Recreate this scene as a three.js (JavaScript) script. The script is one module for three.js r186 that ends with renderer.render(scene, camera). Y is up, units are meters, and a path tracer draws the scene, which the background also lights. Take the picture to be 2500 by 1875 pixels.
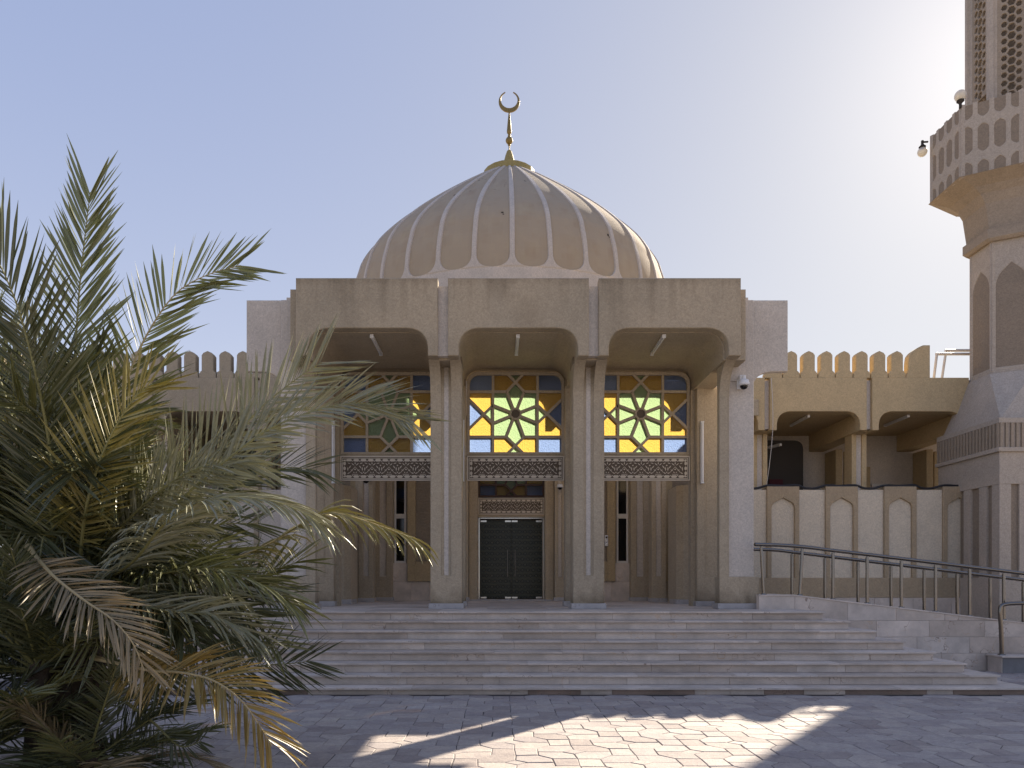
import * as THREE from 'three';
import { mergeGeometries } from 'three/addons/utils/BufferGeometryUtils.js';
import { RoundedBoxGeometry } from 'three/addons/geometries/RoundedBoxGeometry.js';
import { ConvexGeometry } from 'three/addons/geometries/ConvexGeometry.js';

// ---------------------------------------------------------------- camera, sky, sun, exposure
const scene = new THREE.Scene();
const EYE = 1.778;
const camera = new THREE.PerspectiveCamera(54.55, 1024 / 768, 0.1, 1500);   // a level camera with a shifted lens
camera.position.set(0, EYE, 0);
camera.lookAt(0, EYE, -10);
camera.setViewOffset(1024, 768, 14.4, -198.4, 1024, 768);
camera.updateProjectionMatrix();

const SUN_AZ = 37.0 * Math.PI / 180, SUN_EL = 30.4 * Math.PI / 180;
const sunDir = new THREE.Vector3(Math.sin(SUN_AZ) * Math.cos(SUN_EL), Math.sin(SUN_EL), -Math.cos(SUN_AZ) * Math.cos(SUN_EL));
const EXPOSURE = 2.65;
{
  const W = 1024, H = 512, d = new Float32Array(W * H * 4), S = 1 / EXPOSURE;
  for (let j = 0; j < H; j++) for (let i = 0; i < W; i++) {
    const el = ((j + 0.5) / H - 0.5) * Math.PI, az = ((i + 0.5) / W - 0.5) * 2 * Math.PI;
    const x = Math.cos(el) * Math.cos(az), y = Math.sin(el), z = Math.cos(el) * Math.sin(az);
    const g = Math.acos(Math.min(1, Math.max(-1, x * sunDir.x + y * sunDir.y + z * sunDir.z))) * 180 / Math.PI;
    const e = Math.max(0, el) * 180 / Math.PI;
    const h = Math.exp(-e / 21);                                  // paler air towards the horizon
    const wide = Math.exp(-Math.pow(g / 29, 1.5)), near = Math.exp(-Math.pow(g / 9, 1.5));
    const hz = 1 + 0.25 * h;
    const o = (j * W + i) * 4;
    d[o] = S * (0.225 + 0.62 * h + 0.37 * wide * hz + 0.42 * near);
    d[o + 1] = S * (0.316 + 0.59 * h + 0.285 * wide * hz + 0.37 * near);
    d[o + 2] = S * (0.600 + 0.43 * h + 0.075 * wide * hz + 0.33 * near);
    d[o + 3] = 1;
  }
  const sky = new THREE.DataTexture(d, W, H, THREE.RGBAFormat, THREE.FloatType);
  sky.mapping = THREE.EquirectangularReflectionMapping;
  sky.magFilter = THREE.LinearFilter; sky.minFilter = THREE.LinearFilter;
  sky.wrapS = THREE.RepeatWrapping; sky.needsUpdate = true;
  scene.background = sky; scene.environment = sky;
}
const sun = new THREE.DirectionalLight(new THREE.Color(1.0, 0.885, 0.725), 5.0);
sun.position.copy(sunDir).multiplyScalar(60).add(new THREE.Vector3(2, 0, -14));
sun.target.position.set(2, 0, -14);
sun.castShadow = true;
sun.shadow.mapSize.set(4096, 4096);
Object.assign(sun.shadow.camera, { left: -30, right: 30, top: 30, bottom: -30, near: 1, far: 140 });
scene.add(sun, sun.target);

const renderer = new THREE.WebGLRenderer({ antialias: true });
renderer.setSize(1024, 768);
renderer.toneMapping = THREE.LinearToneMapping;
renderer.toneMappingExposure = EXPOSURE;
renderer.shadowMap.enabled = true;

// ---------------------------------------------------------------- helpers
function rng(seed) { let a = seed >>> 0; return () => { a = (a + 0x6D2B79F5) >>> 0; let t = a; t = Math.imul(t ^ (t >>> 15), t | 1); t ^= t + Math.imul(t ^ (t >>> 7), t | 61); return ((t ^ (t >>> 14)) >>> 0) / 4294967296; }; }
const V = (x, y, Z) => new THREE.Vector3(x, y, -Z);      // Z: metres in front of the camera
const F = 1609, X0 = 1075, YH = 1258;                    // surveyed from the photograph
const at = (px, py, Z) => V((px - X0) / F * Z, EYE + (YH - py) / F * Z, Z);
const taken = {};
function numbered(n) { taken[n] = (taken[n] || 0) + 1; return taken[n] === 1 ? n : n + '_' + String(taken[n] - 1).padStart(3, '0'); }
function tag(o, label, category, group) { o.userData.label = label; o.userData.category = category; if (group) o.userData.group = group; return o; }
function thing(name, label, category, group, pos) {
  const o = new THREE.Group(); o.name = numbered(name); if (pos) o.position.copy(pos);
  scene.add(o); return tag(o, label, category, group);
}
function structure(o) { o.userData.kind = 'structure'; return o; }

// texture coordinates in metres, taken along the face's main direction
function boxUV(g, scale = 1, off = [0, 0]) {
  if (g.index) g = g.toNonIndexed();
  const p = g.attributes.position, uv = new Float32Array(p.count * 2);
  const a = new THREE.Vector3(), b = new THREE.Vector3(), c = new THREE.Vector3();
  for (let i = 0; i < p.count; i += 3) {
    a.fromBufferAttribute(p, i); b.fromBufferAttribute(p, i + 1); c.fromBufferAttribute(p, i + 2);
    const n = b.clone().sub(a).cross(c.clone().sub(a));
    const ax = Math.abs(n.x), ay = Math.abs(n.y), az = Math.abs(n.z);
    for (let k = 0; k < 3; k++) {
      const x = p.getX(i + k), y = p.getY(i + k), z = p.getZ(i + k);
      const [u, v] = az >= ax && az >= ay ? [x, y] : ax >= ay ? [z + 1.7, y] : [x, z];
      uv[(i + k) * 2] = u * scale + off[0]; uv[(i + k) * 2 + 1] = v * scale + off[1];
    }
  }
  g.setAttribute('uv', new THREE.BufferAttribute(uv, 2));
  return g;
}
function join(list) {
  const gs = list.map(g => {
    const h = g.index ? g.toNonIndexed() : g;
    for (const k of Object.keys(h.attributes)) if (!['position', 'normal', 'uv'].includes(k)) h.deleteAttribute(k);
    if (!h.attributes.normal) h.computeVertexNormals();
    if (!h.attributes.uv) h.setAttribute('uv', new THREE.BufferAttribute(new Float32Array(h.attributes.position.count * 2), 2));
    return h;
  });
  return gs.length === 1 ? gs[0] : mergeGeometries(gs, false);
}
function part(name, geo, mat, parent, uv = true) {
  let g = join(Array.isArray(geo) ? geo : [geo]);
  if (uv) g = boxUV(g, 1, Array.isArray(uv) ? uv : [0, 0]);
  const m = new THREE.Mesh(g, mat);
  m.castShadow = m.receiveShadow = true;
  if (parent) { m.name = name; parent.add(m); } else { m.name = numbered(name); scene.add(m); }
  return m;
}
function group(name, parent) { const g = new THREE.Group(); g.name = name; parent.add(g); return g; }
// box between corners, edges eased by r
function box(x0, x1, y0, y1, Z0, Z1, r = 0.012) {
  const w = Math.abs(x1 - x0), h = Math.abs(y1 - y0), d = Math.abs(Z1 - Z0);
  const rr = Math.min(r, w * 0.45, h * 0.45, d * 0.45);
  const g = r > 0 ? new RoundedBoxGeometry(w, h, d, 1, rr) : new THREE.BoxGeometry(w, h, d);
  g.translate((x0 + x1) / 2, (y0 + y1) / 2, -(Z0 + Z1) / 2);
  return g;
}
// outline in (x, y) pulled from depth Z0 back to Z1
function ext(shape, Z0, Z1, bevel = 0.012, seg = 8) {
  const b = Math.min(bevel, (Z1 - Z0) * 0.4);
  const g = new THREE.ExtrudeGeometry(shape, { depth: Z1 - Z0 - 2 * b, bevelEnabled: b > 0, bevelThickness: b, bevelSize: b, bevelOffset: -b, bevelSegments: 1, curveSegments: seg });
  g.translate(0, 0, -Z1 + b);
  return g;
}
// outline in (Z, y), pulled from x0 to x1
function extX(pts, x0, x1, bevel = 0) {
  const s = !Array.isArray(pts) ? pts : new THREE.Shape(pts.map(p => new THREE.Vector2(p[0], p[1])));
  const g = new THREE.ExtrudeGeometry(s, { depth: x1 - x0, bevelEnabled: bevel > 0, bevelThickness: bevel, bevelSize: bevel, bevelOffset: -bevel, bevelSegments: 1, curveSegments: 8 });
  // (u, v, w) -> (x = w + x0, y = v, z = -u)
  g.applyMatrix4(new THREE.Matrix4().set(0, 0, 1, x0, 0, 1, 0, 0, -1, 0, 0, 0, 0, 0, 0, 1));
  return g;
}
// outline in plan (x, Z), pulled up from y0 to y1
function extY(pts, y0, y1) {
  const s = new THREE.Shape(pts.map(p => new THREE.Vector2(p[0], p[1])));
  const g = new THREE.ExtrudeGeometry(s, { depth: y1 - y0, bevelEnabled: false });
  g.applyMatrix4(new THREE.Matrix4().set(1, 0, 0, 0, 0, 0, 1, y0, 0, -1, 0, 0, 0, 0, 0, 1));
  return g;
}
const poly = pts => new THREE.Shape(pts.map(p => new THREE.Vector2(p[0], p[1])));
function bar(a, b, w, Z0, Z1) {                     // a straight bar of width w between two (x, y) points
  const dx = b[0] - a[0], dy = b[1] - a[1], L = Math.hypot(dx, dy);
  const g = new THREE.BoxGeometry(L, w, Z1 - Z0);
  g.rotateZ(Math.atan2(dy, dx)); g.translate((a[0] + b[0]) / 2, (a[1] + b[1]) / 2, -(Z0 + Z1) / 2);
  return g;
}
function tube(pts, r, seg = 24, rad = 8) { return new THREE.TubeGeometry(new THREE.CatmullRomCurve3(pts), seg, r, rad, false); }
function rod(a, b, r, r2 = r, n = 10) {
  const d = b.clone().sub(a), g = new THREE.CylinderGeometry(r2, r, d.length(), n);
  g.applyQuaternion(new THREE.Quaternion().setFromUnitVectors(new THREE.Vector3(0, 1, 0), d.normalize()));
  g.translate((a.x + b.x) / 2, (a.y + b.y) / 2, (a.z + b.z) / 2);
  return g;
}
function flat(g) { g = g.index ? g.toNonIndexed() : g; g.computeVertexNormals(); return g; }

// ---------------------------------------------------------------- procedural materials
function noiseGrid(N, cells, seed) {
  const r = rng(seed), c = new Float32Array(cells * cells); for (let i = 0; i < c.length; i++) c[i] = r();
  const out = new Float32Array(N * N), s = t => t * t * (3 - 2 * t);
  for (let j = 0; j < N; j++) {
    const fy = j / N * cells, y0 = Math.floor(fy), ty = s(fy - y0), y1 = (y0 + 1) % cells;
    for (let i = 0; i < N; i++) {
      const fx = i / N * cells, x0 = Math.floor(fx), tx = s(fx - x0), x1 = (x0 + 1) % cells;
      const a = c[y0 * cells + x0], b = c[y0 * cells + x1], d = c[y1 * cells + x0], e = c[y1 * cells + x1];
      out[j * N + i] = a + (b - a) * tx + (d - a) * ty + (a - b - d + e) * tx * ty;
    }
  }
  return out;
}
function fbm(N, list, seed) { const o = new Float32Array(N * N); let k = 0; for (const [cells, amp] of list) { const n = noiseGrid(N, cells, seed + 17 * k++); for (let i = 0; i < o.length; i++) o[i] += (n[i] - 0.5) * 2 * amp; } return o; }
function tex(N, fn, srgb, metres) {
  const d = new Uint8Array(N * N * 4);
  for (let i = 0; i < N * N; i++) { const c = fn(i); for (let k = 0; k < 3; k++) d[i * 4 + k] = Math.max(0, Math.min(255, Math.round(c[k]))); d[i * 4 + 3] = 255; }
  const t = new THREE.DataTexture(d, N, N, THREE.RGBAFormat);
  t.wrapS = t.wrapT = THREE.RepeatWrapping; t.magFilter = THREE.LinearFilter; t.minFilter = THREE.LinearMipmapLinearFilter; t.generateMipmaps = true;
  if (srgb) t.colorSpace = THREE.SRGBColorSpace;
  t.repeat.set(1 / metres, 1 / metres); t.needsUpdate = true;
  return t;
}
const N = 1024;
const coarse = fbm(N, [[3, 0.5], [7, 0.35], [16, 0.25]], 5), mid = fbm(N, [[40, 0.5], [90, 0.4]], 71), fine = fbm(N, [[200, 0.5], [420, 0.6]], 131);
const streak = (() => { const a = fbm(N, [[64, 0.6], [150, 0.4]], 301), o = new Float32Array(N * N); for (let j = 0; j < N; j++) for (let i = 0; i < N; i++) o[j * N + i] = a[(Math.floor(j / 26) % N) * N + i]; return o; })();
const stuccoMap = tex(N, i => { const v = 228 + coarse[i] * 15 + mid[i] * 5 + fine[i] * 19; return [v, v - 1 - coarse[i] * 2, v - 2 - coarse[i] * 4]; }, true, 5.3);
const stuccoBump = tex(N, i => { const v = 128 + fine[i] * 85 + mid[i] * 16; return [v, v, v]; }, false, 5.3);
const veinN = fbm(N, [[4, 0.6], [9, 0.4], [22, 0.22], [60, 0.1]], 411), veinB = fbm(N, [[6, 0.5], [14, 0.4], [40, 0.2]], 451);
const marbleMap = tex(N, i => {
  const v = Math.abs(veinN[i]), w = Math.abs(veinB[i] - 0.1);
  const dark = Math.max(0, 1 - v / 0.02) * 0.34 * Math.max(0, Math.min(1, veinB[i] * 3 + 0.4)), rust = Math.max(0, 1 - w / 0.035) * 0.2 * Math.max(0, Math.min(1, coarse[i] * 2.2));
  const base = 220 + veinB[i] * 26 + mid[i] * 8 + fine[i] * 6;
  return [base * (1 - dark * 0.9 - rust * 0.3), base * (0.975 - dark - rust * 0.75), base * (0.95 - dark * 1.05 - rust * 1.3)];
}, true, 2.9);
const marbleBump = tex(N, i => { const v = 150 - Math.max(0, 1 - Math.abs(veinN[i]) / 0.03) * 60 + fine[i] * 20; return [v, v, v]; }, false, 2.9);
const paverMap = tex(N, i => { const v = 218 + coarse[i] * 18 + mid[i] * 17 + fine[i] * 15; return [v, v - 4 + coarse[i] * 2, v - 7 - mid[i] * 4]; }, true, 2.3);
const paverBump = tex(N, i => { const v = 128 + fine[i] * 45 + mid[i] * 60; return [v, v, v]; }, false, 2.3);
const glassBump = tex(512, (() => { const a = fbm(512, [[26, 0.5], [58, 0.6]], 911); return i => { const v = 128 + a[i] * 110; return [v, v, v]; }; })(), false, 0.62);

const col = (r, g, b) => new THREE.Color().setRGB(r, g, b);
function stucco(name, c, bump = 0.006) { return Object.assign(new THREE.MeshStandardMaterial({ color: c, roughness: 0.93, map: stuccoMap, bumpMap: stuccoBump, bumpScale: bump }), { name }); }
const M = {
  tan: stucco('tan stucco', col(0.52, 0.427, 0.302)),
  pale: stucco('pale stucco', col(0.70, 0.625, 0.54)),
  litTan: stucco('tan stucco with warm light', col(0.66, 0.505, 0.29)),  // golden bounced light put into the colour, right arcade only
  nicheTan: stucco('niche tan stucco', col(0.49, 0.385, 0.255)),
  litPale: stucco('cream stucco with warm light', col(0.76, 0.67, 0.53)),  // cream brightened in its colour for warm light on the right niche wall
  ochre: stucco('ochre stucco', col(0.52, 0.40, 0.235)),
  dome: stucco('dome render', col(0.475, 0.39, 0.29)),
  rib: stucco('dome rib paint', col(0.66, 0.59, 0.52)),
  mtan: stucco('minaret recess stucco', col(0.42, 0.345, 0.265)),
  mshade: stucco('minaret stucco with niche shade', col(0.335, 0.27, 0.205)),  // darker recess tone, shade of the niches put into the colour
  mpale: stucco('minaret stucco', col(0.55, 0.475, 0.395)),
  marble: new THREE.MeshStandardMaterial({ name: 'step marble', color: col(0.79, 0.715, 0.645), roughness: 0.55, map: marbleMap, bumpMap: marbleBump, bumpScale: 0.003 }),
  marbleA: new THREE.MeshStandardMaterial({ name: 'step marble warm', color: col(0.71, 0.635, 0.565), roughness: 0.55, map: marbleMap, bumpMap: marbleBump, bumpScale: 0.004 }),
  marbleB: new THREE.MeshStandardMaterial({ name: 'brown marble', color: col(0.33, 0.25, 0.20), roughness: 0.6, map: marbleMap, bumpMap: marbleBump, bumpScale: 0.003 }),
  plinth: new THREE.MeshStandardMaterial({ name: 'grey marble', color: col(0.58, 0.57, 0.58), roughness: 0.5, map: marbleMap }),
  darkMarble: new THREE.MeshStandardMaterial({ name: 'dark marble', color: col(0.22, 0.23, 0.25), roughness: 0.5, map: marbleMap }),
  steel: new THREE.MeshStandardMaterial({ name: 'brushed steel', color: col(0.185, 0.17, 0.155), roughness: 0.17, metalness: 1 }),
  chrome: new THREE.MeshStandardMaterial({ name: 'polished chrome', color: col(0.5, 0.47, 0.42), roughness: 0.14, metalness: 1 }),
  gold: new THREE.MeshStandardMaterial({ name: 'aged brass', color: col(0.30, 0.215, 0.075), roughness: 0.5, metalness: 0.55, map: stuccoMap }),
  cap: new THREE.MeshStandardMaterial({ name: 'gilded cap', color: col(0.40, 0.32, 0.115), roughness: 0.6, metalness: 0.2, map: stuccoMap }),
  white: new THREE.MeshStandardMaterial({ name: 'white plastic', color: col(0.72, 0.71, 0.70), roughness: 0.45 }),
  frameWhite: new THREE.MeshStandardMaterial({ name: 'white aluminium', color: col(0.60, 0.57, 0.53), roughness: 0.5 }),
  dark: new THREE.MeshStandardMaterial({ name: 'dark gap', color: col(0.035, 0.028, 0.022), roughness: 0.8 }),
  black: new THREE.MeshStandardMaterial({ name: 'black rubber', color: col(0.012, 0.012, 0.016), roughness: 0.5 }),
  blackGlass: new THREE.MeshStandardMaterial({ name: 'dark window glass', color: col(0.004, 0.004, 0.005), roughness: 0.06 }),
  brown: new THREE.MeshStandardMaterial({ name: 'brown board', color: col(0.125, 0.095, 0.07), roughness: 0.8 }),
  cream: new THREE.MeshStandardMaterial({ name: 'cream tracery', color: col(0.66, 0.59, 0.49), roughness: 0.8 }),
  mullion: new THREE.MeshStandardMaterial({ name: 'tan mullion', color: col(0.55, 0.46, 0.34), roughness: 0.85, map: stuccoMap }),
  darkWood: new THREE.MeshStandardMaterial({ name: 'dark mullion', color: col(0.045, 0.022, 0.018), roughness: 0.6 }),
  globe: new THREE.MeshPhysicalMaterial({ name: 'opal globe', color: col(0.78, 0.73, 0.64), roughness: 0.35, transmission: 0.45, thickness: 0 }),
};
for (const m of [M.blackGlass]) m.side = THREE.DoubleSide;
function pane(name, c, rough = 0.93) { return Object.assign(new THREE.MeshPhysicalMaterial({ color: c, roughness: rough, transmission: 1, thickness: 0, ior: 1.5, bumpMap: glassBump, bumpScale: 0.012, side: THREE.DoubleSide }), { name }); }
M.blue = pane('blue hammered glass', col(0.18, 0.265, 0.48)); M.yellow = pane('amber hammered glass', col(0.56, 0.37, 0.075)); M.green = pane('green hammered glass', col(0.31, 0.44, 0.23));
M.tint = [M.marble, M.marbleA];
for (const [k, w] of [[0.90, 0.98], [1.05, 1.0], [0.82, 0.95], [0.97, 1.03]]) { const m = M.marble.clone(); m.color = col(0.79 * k, 0.715 * k * (0.5 + w / 2), 0.645 * k * w); m.name = 'step marble'; M.tint.push(m); }
const tintOf = r => M.tint[Math.floor(r() * M.tint.length)];
// weathered stucco: rain runs below the parapet, splash dirt at the foot of the pillars
{
  const n = (cells, seed) => noiseGrid(N, cells, seed), a = n(110, 601), b = n(34, 602), c = n(260, 603), e = n(9, 604), f = n(48, 605);
  const at0 = (g, i) => g[(512 * N) + (i % N)];
  const build = fn => tex(N, i => { const x = i % N, y = Math.floor(i / N) / N * 5.3, v = 228 + coarse[i] * 15 + mid[i] * 5 + fine[i] * 19, k = 1 - fn(x, y, i); return [v * k, (v - 1 - coarse[i] * 2) * (1 - (1 - k) * 1.06), (v - 2 - coarse[i] * 4) * (1 - (1 - k) * 1.15)]; }, true, 5.3);
  M.fascia = M.tan.clone(); M.fascia.name = 'rain streaked tan stucco';
  M.fascia.map = build((x, y, i) => { const s = Math.max(0, at0(a, x) * 0.55 + at0(b, x) * 0.6 - 0.52) * 1.5, len = 0.25 + at0(b, x + 77) * 0.9, d = 2.49 - y; const run = d > -0.02 && d < len ? s * (1 - d / len) * (0.75 + at0(c, x) * 0.5) : 0; const grime = d > -0.05 && d < 0.16 ? 0.10 * (1 - d / 0.16) * (0.4 + f[i]) : 0; return Math.min(0.16, run * 0.15 + grime + Math.max(0, e[i] - 0.62) * 0.22); });
  M.pillar = M.tan.clone(); M.pillar.name = 'tan stucco with splash dirt';
  M.pillar.map = build((x, y, i) => { const d = y - 1.30, h = 0.18 + at0(b, x) * 0.45; return (d > -0.3 && d < h ? 0.24 * Math.pow(1 - Math.max(0, d) / h, 1.4) * (0.45 + f[i]) : 0) + Math.max(0, e[i] - 0.6) * 0.25 + Math.max(0, at0(a, x) - 0.8) * 0.2; });
}
// ---------------------------------------------------------------- ground and paving
{
  const g = new THREE.CircleGeometry(450, 48); g.rotateX(-Math.PI / 2); g.translate(0, -0.03, 0);
  const m = part('ground', g, new THREE.MeshStandardMaterial({ name: 'pale paving', color: col(0.48, 0.42, 0.35), roughness: 0.95, map: paverMap }));
  structure(m);
}
{
  const paving = new THREE.Group(); paving.name = 'paving'; scene.add(paving); structure(paving);
  const bed = box(-9, 14, -0.028, -0.007, 5.0, 15.0, 0);
  part('joint_bed', bed, new THREE.MeshStandardMaterial({ name: 'dark joint', color: col(0.085, 0.075, 0.072), roughness: 1 }), paving);
  const mats = [[0.51, 0.465, 0.435], [0.465, 0.42, 0.40], [0.55, 0.495, 0.45], [0.42, 0.37, 0.345]].map(c => new THREE.MeshStandardMaterial({ name: 'stamped stone paver', color: col(...c), roughness: 0.82, map: paverMap, bumpMap: paverBump, bumpScale: 0.006 }));
  const r = rng(42);
  const S = [
    [[-.24, -.15], [0, -.15], [0, .15], [-.24, .15]], [[0, -.15], [.24, -.15], [.24, .15], [0, .15]],
    [[0, .36], [.12, .46], [0, .56], [-.12, .46]],
    [[-.24, .15], [0, .15], [0, .36], [-.12, .46], [-.38, .46], [-.38, .31]],
    [[0, .15], [.24, .15], [.38, .31], [.38, .46], [.12, .46], [0, .36]],
    [[.38, .46], [.38, .61], [.24, .77], [0, .77], [0, .56], [.12, .46]],
    [[-.38, .46], [-.12, .46], [0, .56], [0, .77], [-.24, .77], [-.38, .61]],
  ];
  const inset = (p, d) => p.map((b, i) => {
    const a = p[(i + p.length - 1) % p.length], c = p[(i + 1) % p.length];
    const n1 = [-(b[1] - a[1]), b[0] - a[0]], n2 = [-(c[1] - b[1]), c[0] - b[0]], l1 = Math.hypot(...n1), l2 = Math.hypot(...n2);
    const u = [n1[0] / l1, n1[1] / l1], v = [n2[0] / l2, n2[1] / l2], k = d / (1 + u[0] * v[0] + u[1] * v[1]);
    return [b[0] + (u[0] + v[0]) * k, b[1] + (u[1] + v[1]) * k];
  });
  function stone(p) {                       // p: plan outline (x, Z), counter-clockwise
    const gap = 0.0014 + Math.pow(r(), 3) * 0.007, h = (r() - 0.5) * 0.006, tx = (r() - 0.5) * 0.018, tz = (r() - 0.5) * 0.018;
    const q = p.map(([x, z]) => [x + (Math.sin(x * 91.7 + z * 47.3)) * 0.007, z + (Math.sin(x * 37.1 - z * 83.9)) * 0.007]);
    const A = inset(q, gap), B = inset(q, gap + 0.007), cx = p.reduce((s, a) => s + a[0], 0) / p.length, cz = p.reduce((s, a) => s + a[1], 0) / p.length;
    const Y = (a, y) => y + h + (a[0] - cx) * tx + (a[1] - cz) * tz, pos = [], n = p.length;
    const tri = (a, b, c) => pos.push(...a, ...b, ...c), top = a => [a[0], Y(a, 0), -a[1]], low = a => [a[0], Y(a, -0.006), -a[1]], bot = a => [a[0], -0.025, -a[1]];
    for (let i = 1; i < n - 1; i++) tri(top(B[0]), top(B[i]), top(B[i + 1]));
    for (let i = 0; i < n; i++) { const j = (i + 1) % n; tri(low(A[i]), low(A[j]), top(B[j])); tri(low(A[i]), top(B[j]), top(B[i])); tri(bot(A[i]), bot(A[j]), low(A[j])); tri(bot(A[i]), low(A[j]), low(A[i])); }
    const g = new THREE.BufferGeometry(); g.setAttribute('position', new THREE.Float32BufferAttribute(pos, 3)); g.computeVertexNormals();
    return boxUV(g, 1, [r() * 2, r() * 2]);
  }
  const list = [];
  for (let j = -4; j < 20; j++) for (let i = -8; i < 12; i++) {
    const ox = 0.18 + i * 1.24 + (j & 1 ? 0.62 : 0), oz = 7.816 + (j - 2) * 0.46;
    for (const s of S) {
      const p = s.map(([x, z]) => [ox + x, oz + z]), cx = p.reduce((a, b) => a + b[0], 0) / p.length, cz = p.reduce((a, b) => a + b[1], 0) / p.length;
      if (cz < 5.6 || cz > 14.9 || cx < -6.5 || cx > 13) continue;
      if (cz > 11.72 && cx < 9.0) continue;
      const py = YH + F * EYE / cz, px = X0 + F * cx / cz;
      if (px < -120 || px > 2420) continue;
      const hidden = px < 420 ? 3 : py > 1690 ? 2 : 0;
      list.push([cz + hidden, p]);
    }
  }
  list.sort((a, b) => a[0] - b[0]);
  const rest = [[], [], [], []];
  list.forEach(([, p], i) => {
    const k = Math.floor(r() * 4), g = stone(p);
    if (i < 300) part('paver', g, mats[k], paving, false); else rest[k].push(g);
  });
  rest.forEach((l, k) => { if (l.length) { const m = part('paver_field', l, mats[k], paving, false); m.userData.kind = 'stuff'; } });
}

// ---------------------------------------------------------------- the flight of marble steps and the landing
const LAND = 1.228, RISE = 0.159;
{
  const st = thing('marble_staircase', 'wide flight of grey veined marble steps rising to the domed entrance porch', 'stairs');
  const r = rng(7);
  for (let i = 0; i < 8; i++) {
    const top = LAND - RISE * i, low = i === 7 ? -0.02 : top - RISE, Zf = 14.06 - 0.33 * i, x0 = -5.36 - 0.33 * i, x1 = 6.18 + 0.33 * i;
    const s = group('step', st);
    part('core', box(x0 + 0.03, x1 - 0.03, -0.02, top - 0.036, Zf + 0.068, i === 0 ? 22.4 : 15.05, 0), M.marble, s);
    // riser stones with open joints, lined up as in the flight
    let x = x0 + 0.02; const cuts = [x];
    while (x < x1 - 0.5) { x = cuts.length === 1 ? x0 + 0.5 + r() * 1.0 : x + (i === 7 ? 0.4 + r() * 1.1 : r() < 0.35 ? 0.8 + r() * 0.4 : 1.5 + r() * 0.25); if (x > x1 - 0.35) x = x1 - 0.02; cuts.push(x); }
    for (let k = 0; k + 1 < cuts.length; k++) {
      const mat = i === 7 ? (r() < 0.55 ? M.marbleB : M.marbleA) : tintOf(r);
      part('riser_stone', box(cuts[k] + 0.002, cuts[k + 1] - 0.002, low + (i === 7 ? 0.02 : 0.002), top - 0.037, Zf + 0.045 + r() * 0.004, Zf + 0.07, 0.003), mat, s, [r() * 3, r() * 3]);
    }
    // return of the riser along the right-hand end
    part('riser_stone', box(x1 - 0.03, x1 - 0.012, low + 0.002, top - 0.037, Zf + 0.07, 15.05, 0), M.marble, s, [r() * 3, 0]);
    // tread slabs, nosing proud of the riser
    let t = x0; const dep = i === 0 ? 1.2 : 0.42;
    while (t < x1 - 0.01) { let u = t + 1.05 + r() * 0.6; if (u > x1 - 0.5) u = x1; part('tread_slab', box(t + 0.001, u - 0.001, top - 0.035, top, Zf - 0.006, Zf + dep, 0.006), tintOf(r), s, [r() * 3, r() * 3]); t = u; }
    part('tread_slab', box(x1 - 0.42, x1 - 0.001, top - 0.035, top - 0.0012, Zf + dep + 0.002, 15.06, 0.004), M.marble, s, [r() * 3, r() * 3]);
  }
  const fl = group('landing', st);
  for (let i = 0; i < 8; i++) for (let j = 0; j < 9; j++) {
    const z0 = 15.262 + i * 0.88, x0 = -5.3 + j * 1.27; if (z0 > 22.2) continue;
    part('floor_slab', box(x0 + 0.0015, x0 + 1.2685, LAND - 0.036, LAND - r() * 0.001, z0 + 0.0015, Math.min(22.3, z0 + 0.8785), 0.003), tintOf(r), fl, [r() * 3, r() * 3]);
  }
}

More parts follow.
